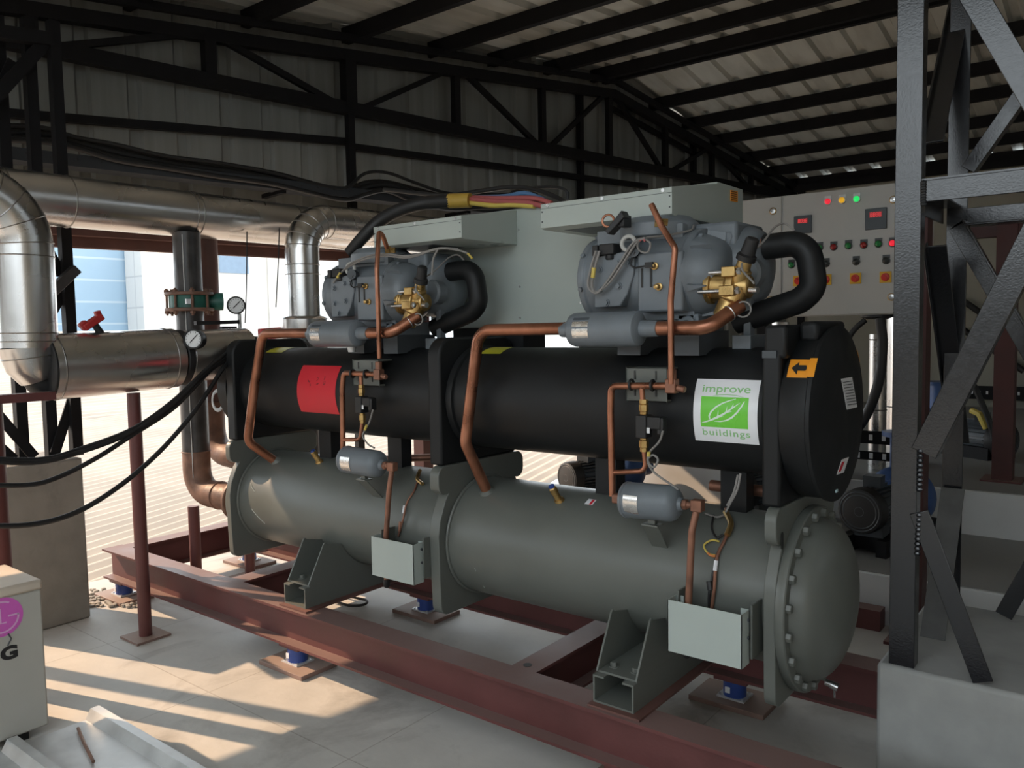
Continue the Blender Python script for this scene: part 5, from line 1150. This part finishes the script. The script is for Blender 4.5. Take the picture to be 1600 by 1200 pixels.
# ================================================================== RIGHT: PLINTH AND TOWER
b = MB(); b.box((-.735, 2.965, 0), (1.6, 3.80, .45)); tag(b.build('concrete_plinth', 'concrete', bevel=.015), 'rough grey concrete plinth under the black tower at lower right', 'plinth')
tw = thing('support_tower', (-.3, 3.3, .45), 'glossy black welded steel tower frame standing on the right concrete plinth', 'tower')
def T(name, b, bev=.002): return b.build(name, 'black_steel', tw, bev)
YA, YB = 2.985, 3.70
def plate_bar(name, p, q, y, wd, t=.008, leg=.0, dirn=1):
    a_, c_ = on_y(*p, y), on_y(*q, y); b = MB()
    if q[0] >= 1600 or p[0] >= 1600:          # run on to the far post
        if q[0] >= 1600: c_ = a_ + (c_ - a_) * ((-.19 - a_.x) / (c_.x - a_.x))
        else: a_ = c_ + (a_ - c_) * ((-.19 - c_.x) / (a_.x - c_.x))
    d, s, u = frame(c_ - a_, V(0, 1, 0)); w2 = wd / 2
    pr = [(-w2, -t/2), (w2, -t/2), (w2, t/2), (-w2, t/2)]
    if leg: pr = [(-w2, -t/2), (w2, -t/2), (w2, leg), (w2 - t, leg), (w2 - t, t/2), (-w2, t/2)] if dirn > 0 else [(-w2, -t/2), (w2, -t/2), (w2, t/2), (-w2 + t, t/2), (-w2 + t, leg), (-w2, leg)]
    b.poly_sweep(pr, a_, c_, V(0, 1, 0)); return T(name, b)
# posts are angles: front leg faces the camera
def angle_post(x, y, w_, label=None, dep=.06, x2=None):
    b = MB(); x2 = x2 if x2 is not None else x
    lo = [V(x, y, .45), V(x + w_, y, .45), V(x + w_, y + dep, .45), V(x + w_ - .008, y + dep, .45), V(x + w_ - .008, y + .008, .45), V(x, y + .008, .45)]
    b.prism(lo, (0, 0, 3.05)); return T('post', b)
angle_post(-.700, YA, .082)
b = MB(); b.prism([V(-.672, YB, .45), V(-.597, YB, .45), V(-.597, YB + .008, .45), V(-.664, YB + .008, .45), V(-.664, YB + .06, .45), V(-.672, YB + .06, .45)], (0, 0, 3.05)); T('post', b)
angle_post(-.22, YA, .08); angle_post(-.22, YB, .08)
# horizontals
ha, hb = on_y(1450, 298, YA - .002), V(.36, YA - .002, 2.08)
b = MB(); b.box((-.618, YA - .006, 2.042), (-.14, YA + .002, 2.118)); b.box((-.618, YA - .006, 2.110), (-.14, YA + .07, 2.118)); T('rail', b)
b = MB(); b.box((-.60, YB - .004, 2.02), (-.14, YB + .004, 2.095)); b.box((-.60, YB - .07, 2.02), (-.14, YB + .004, 2.028)); T('rail', b)
b = MB(); b.box((-.69, YA + .01, 2.04), (-.682, YB, 2.11)); b.box((-.69, YA + .01, 2.102), (-.62, YB, 2.11)); T('rail', b)
b = MB(); b.box((-.16, YA + .01, 2.04), (-.152, YB, 2.11)); T('rail', b)
# front plane diagonals
plate_bar('diagonal', (1492, -56), (1640, 195), YA - .004, .075, leg=.05)
plate_bar('diagonal', (1650, 300), (1443, 708), YA - .004, .082, leg=.05)
plate_bar('diagonal', (1436, 800), (1536, 1066), YA - .004, .062, leg=.05, dirn=-1)
# rear plane diagonals
plate_bar('diagonal', (1601, 138), (1512, 265), YB - .004, .055, leg=.05)
plate_bar('diagonal', (1496, 352), (1640, 600), YB - .004, .070, leg=-.055)
plate_bar('diagonal', (1640, 835), (1568, 962), YB - .02, .062, leg=.05)
# left side plane diagonals
def side_bar(p, q, wd, leg=0):
    a_, c_ = on_x(*p, -.69), on_x(*q, -.69); b = MB(); b.bar(a_ + V(.035, 0, 0), c_ + V(.035, 0, 0), .008, .075, V(1, 0, 0)); b.bar(a_, c_, wd * .8, .008, V(1, 0, 0))
    return T('diagonal', b)
side_bar((1498, -48), (1440, 225), .075); side_bar((1446, 385), (1486, 690), .075); a_, c_ = on_x(1474, 762, -.66), on_x(1440, 1003, -.66); b = MB(); b.bar(a_ + V(.035, 0, 0), c_ + V(.035, 0, 0), .008, .085, V(1, 0, 0)); b.build('diagonal', 'grey_primer', tw)['label'] = 'grey primed diagonal'
# weld beads
for p, q in (((1443, 285), (1443, 318)), ((1438, 705), (1436, 765)), ((1436, 805), (1433, 865))):
    a_, c_ = on_y(*p, YA - .004), on_y(*q, YA - .004); b = MB()
    for i in range(9): b.ball(a_.lerp(c_, i / 8), .011, 8, (1, .8, .8))
    T('weld_bead', b, 0)

# ================================================================== BACKGROUND PLANT
s2z = on_y(1520, 768, 5.8).z
b = MB(); b.box((-3.3, 4.62, 0), (7.8, 5.8, .275)); st1 = tag(b.build('pump_plinth', 'tile', bevel=.006), 'low white sided pump plinth behind the tower', 'plinth')
b = MB(); b.box((-3.29, 4.64, .275), (7.8, 5.8, .280)); b.build('top_screed', 'deck', st1)
b = MB(); b.box((-3.3, 5.81, 0), (7.8, 11.5, s2z)); st2 = tag(b.build('pump_plinth', 'tile', bevel=.006), 'higher white tiled plinth behind the low one', 'plinth')
b = MB(); b.box((-3.28, 5.83, s2z), (7.8, 11.5, s2z + .005)); b.build('top_screed', 'deck', st2)
def motor(name, c, d, R, L, label, mb, mp, z0):
    c = V(c); d = V(d).normalized(); t = thing(name, (c.x, c.y, z0), label, 'pump')
    b = MB(); b.lathe(c, d, [(R * .5, 0), (R * .95, .01), (R, .03), (R, .09), (R * .96, .095)], 32); cw = b.build('fan_cowl', 'rubber', t)
    b = MB()
    for i in range(6): b.ring(c - d * .001 + d * (.004 + .001 * i), d, R * (.2 + .13 * i), .004, 28, 6)
    b.build('fan_grille', 'motor', t)
    b = MB(); b.lathe(c, d, [(R * .82, .09), (R * .82, L), (R * .6, L + .02)], 32)
    _, s_, u_ = frame(d)
    for i in range(26):
        a = 2 * PI * i / 26; e = s_ * math.cos(a) + u_ * math.sin(a); b.bar(c + d * .10 + e * R * .88, c + d * (L - .02) + e * R * .88, .008, R * .18, e)
    b.build('motor_body', mb, t)
    e = c + d * (L + .02); b = MB(); b.lathe(e, d, [(R * .5, 0), (R * .7, .03), (R * .9, .05), (R * .9, .1), (R * 1.25, .12), (R * 1.45, .16), (R * 1.45, .26), (R * 1.2, .30), (R * .6, .33), (R * .6, .45)], 32); b.build('pump_casing', mp, t)
    b = MB(); q0 = e + d * .21 + V(0, 0, R); b.cyl(q0, q0 + V(0, 0, .25), R * .5, n=20); b.lathe(q0 + V(0, 0, .25), (0, 0, 1), [(R * .85, 0), (R * .85, .03)], 24); b.build('outlet', mp, t)
    b = MB(); g = c + d * (L * .55); b.cbox((g.x, g.y, g.z + R + .02), (.10, .10, .07)); b.build('terminal_box', mb, t)
    m0 = c + d * .05; m1 = c + d * (L + .5); b = MB()
    for k in (-1, 1): b.bar(V(m0.x, m0.y, z0 + .05) + s_ * k * R * .8, V(m1.x, m1.y, z0 + .05) + s_ * k * R * .8, .06, .10)
    for f_ in (.12, .5, .9): h = m0.lerp(m1, f_); b.bar(V(h.x, h.y, z0 + .06) - s_ * R * .8, V(h.x, h.y, z0 + .06) + s_ * R * .8, .05, .08)
    b.build('base_frame', 'truss', t)
    b = MB(); h = c + d * L * .5; b.cbox((h.x, h.y, (z0 + .10 + h.z - R * .7) / 2), (.16, .16, h.z - R * .7 - z0 - .10)); b.build('foot', mb, t)
    return t
motor('pump', on_y(1342, 800, 4.90), (.16, .98, 0), .135, .36, 'dark finned pump motor with blue casing right of the black end cap', 'motor', 'pump_blue', .28)
motor('pump', on_y(884, 747, 4.92), (.30, .95, 0), .12, .36, 'dark finned pump motor in the gap under the black shell', 'motor', 'pump_blue', .28)
motor('pump', on_y(1150, 770, 4.92), (.2, .97, 0), .12, .36, 'dark pump motor half hidden behind the right filter drier', 'motor', 'pump_blue', .28)
pz = motor('pump', on_y(1575, 690, 7.2), (-.85, .5, 0), .15, .40, 'blue pump with yellow lifting strap on the higher plinth between the tower diagonals', 'motor', 'pump_blue', s2z)
a_ = on_y(1532, 652, 7.2); b = MB(); b.tube([a_ + V(-.06, 0, .05), a_ + V(0, -.05, .03), a_ + V(.05, -.05, -.08)], .025, 8); b.build('yellow_strap', 'wire_yellow', pz)
# silver tanks / pipes
def vpipe(px0, px1, y, zt, label):
    a_ = on_y(px0, 600, y); c_ = on_y(px1, 600, y); r = (c_.x - a_.x) / 2 * .97; x = (a_.x + c_.x) / 2
    t = thing('silver_pipe', (x, y, 0), label, 'pipe'); b = MB(); b.cyl((x, y, s2z), (x, y, zt), r, n=36); b.build('cladding', 'clad', t)
    for z in (s2z + .45, zt - .04): b = MB(); b.ring((x, y, z), (0, 0, 1), r, .005, 36, 6); b.build('seam', 'clad_dark', t)
vpipe(1357, 1386, 6.25, 1.56, 'short silver clad standing pipe below the control panel'); vpipe(1383, 1450, 6.6, 2.6, 'thick silver clad standing pipe partly behind the tower post')
vpipe(1206, 1233, 6.5, 1.66, 'silver clad pipe end showing under the left end of the control panel')
def ptray(p, q, y, h, label):
    a_, c_ = on_y(*p, y), on_y(*q, y); t = thing('perforated_tray', a_, label, 'tray'); b = MB(); b.box((a_.x, y, a_.z - h), (c_.x, y + .004, a_.z)); b.box((a_.x, y, a_.z - h), (c_.x, y + .2, a_.z - h + .004)); b.build('tray_body', 'truss', t)
    n_ = int((c_.x - a_.x) / .085)
    for i in range(n_):
        x = a_.x + .05 + i * .085; b = MB(); b.prism([(x + dx_, y - .0005, a_.z - h / 2 + dz_) for dx_, dz_ in ((-.012, -.02), (.012, -.02), (.012, .02), (-.012, .02))], (0, -.0006, 0)); b.build('slot', 'dial', t)
    for x in (a_.x + .02, c_.x - .03): 
        b = MB(); b.box((x, y + .004, s2z if y > 5.8 else .28), (x + .03, y + .034, a_.z - h)); b.build('tray_leg', 'truss', t)
ptray((1290, 669), (1420, 669), 5.9, .09, 'upper black perforated tray right of the black end cap'); ptray((1290, 700), (1420, 700), 5.85, .06, 'lower black perforated tray right of the black end cap')
ptray((1500, 602), (1660, 606), 11.7, .17, 'black perforated tray on the cream wall behind the tower')
# red columns
def rcol(px, py, z, y, wd, zt, label):
    a_ = on_y(px, py, y); t = thing('red_column', (a_.x, y, z), label, 'column'); b = MB(); b.bar((a_.x, y, z), (a_.x, y, zt), wd, wd, V(0, 1, 0)); b.build('shaft', 'primer_deep', t); b = MB(); b.cbox((a_.x, y, z + .008), (wd * 2, wd * 2, .016)); b.build('base_plate', 'primer', t)
c4 = on_z(1436, 957, 0)
t_ = rcol(1426, 900, 0, 4.45, .11, 2.25, 'red column close behind the near tower post')
rcol(1568, 700, s2z, 6.3, .12, 2.36, 'red column standing on the higher plinth behind the tower diagonals')
b = MB(); b.bar((-1.0, 6.32, 2.28), (7.8, 6.32, 2.28), .09, .16); tag(b.build('red_beam', 'primer_deep'), 'red horizontal beam across the red column behind the tower', 'beam')
rcol(662, 720, 0, 4.3, .10, 1.9, 'red column seen in the gap beside the left filter drier')
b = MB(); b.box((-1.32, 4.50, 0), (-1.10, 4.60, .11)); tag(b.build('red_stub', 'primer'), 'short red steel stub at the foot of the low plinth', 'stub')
for i, (p, q) in enumerate((((1505, 470), (1570, 515)), ((1505, 515), (1600, 580)))):
    b = MB(); b.tube([on_y(*p, 11.9), on_y(*q, 11.9)], .04, 10); tag(b.build('wall_pipe', 'rubber'), ('upper dark pipe slanting across the cream wall behind the tower', 'lower dark pipe slanting across the cream wall behind the tower')[i], 'pipe')
b = MB(); b.tube(spline([on_y(px, py, 7.1) for px, py in ((1500, 560), (1530, 620), (1552, 680), (1556, 740))], 6), .022, 10); tag(b.build('armoured_cable', 'rubber'), 'black cable curving down beside the blue pump behind the tower', 'cable')
b = MB(); b.box((-1.2, 11.85, 2.1), (-.5, 11.99, 2.55)); 
tag(b.build('wall_box', 'panel_grey'), 'small grey box on the cream wall above the slanting pipes', 'box')
b = MB(); b.tube(spline([on_z(px, py, .02) for px, py in ((520, 938), (545, 946), (568, 945), (572, 938), (545, 932), (530, 928))], 5), .008, 8); tag(b.build('loose_cable', 'rubber'), 'loose black cable loop on the floor beside the left foot channel', 'cable')
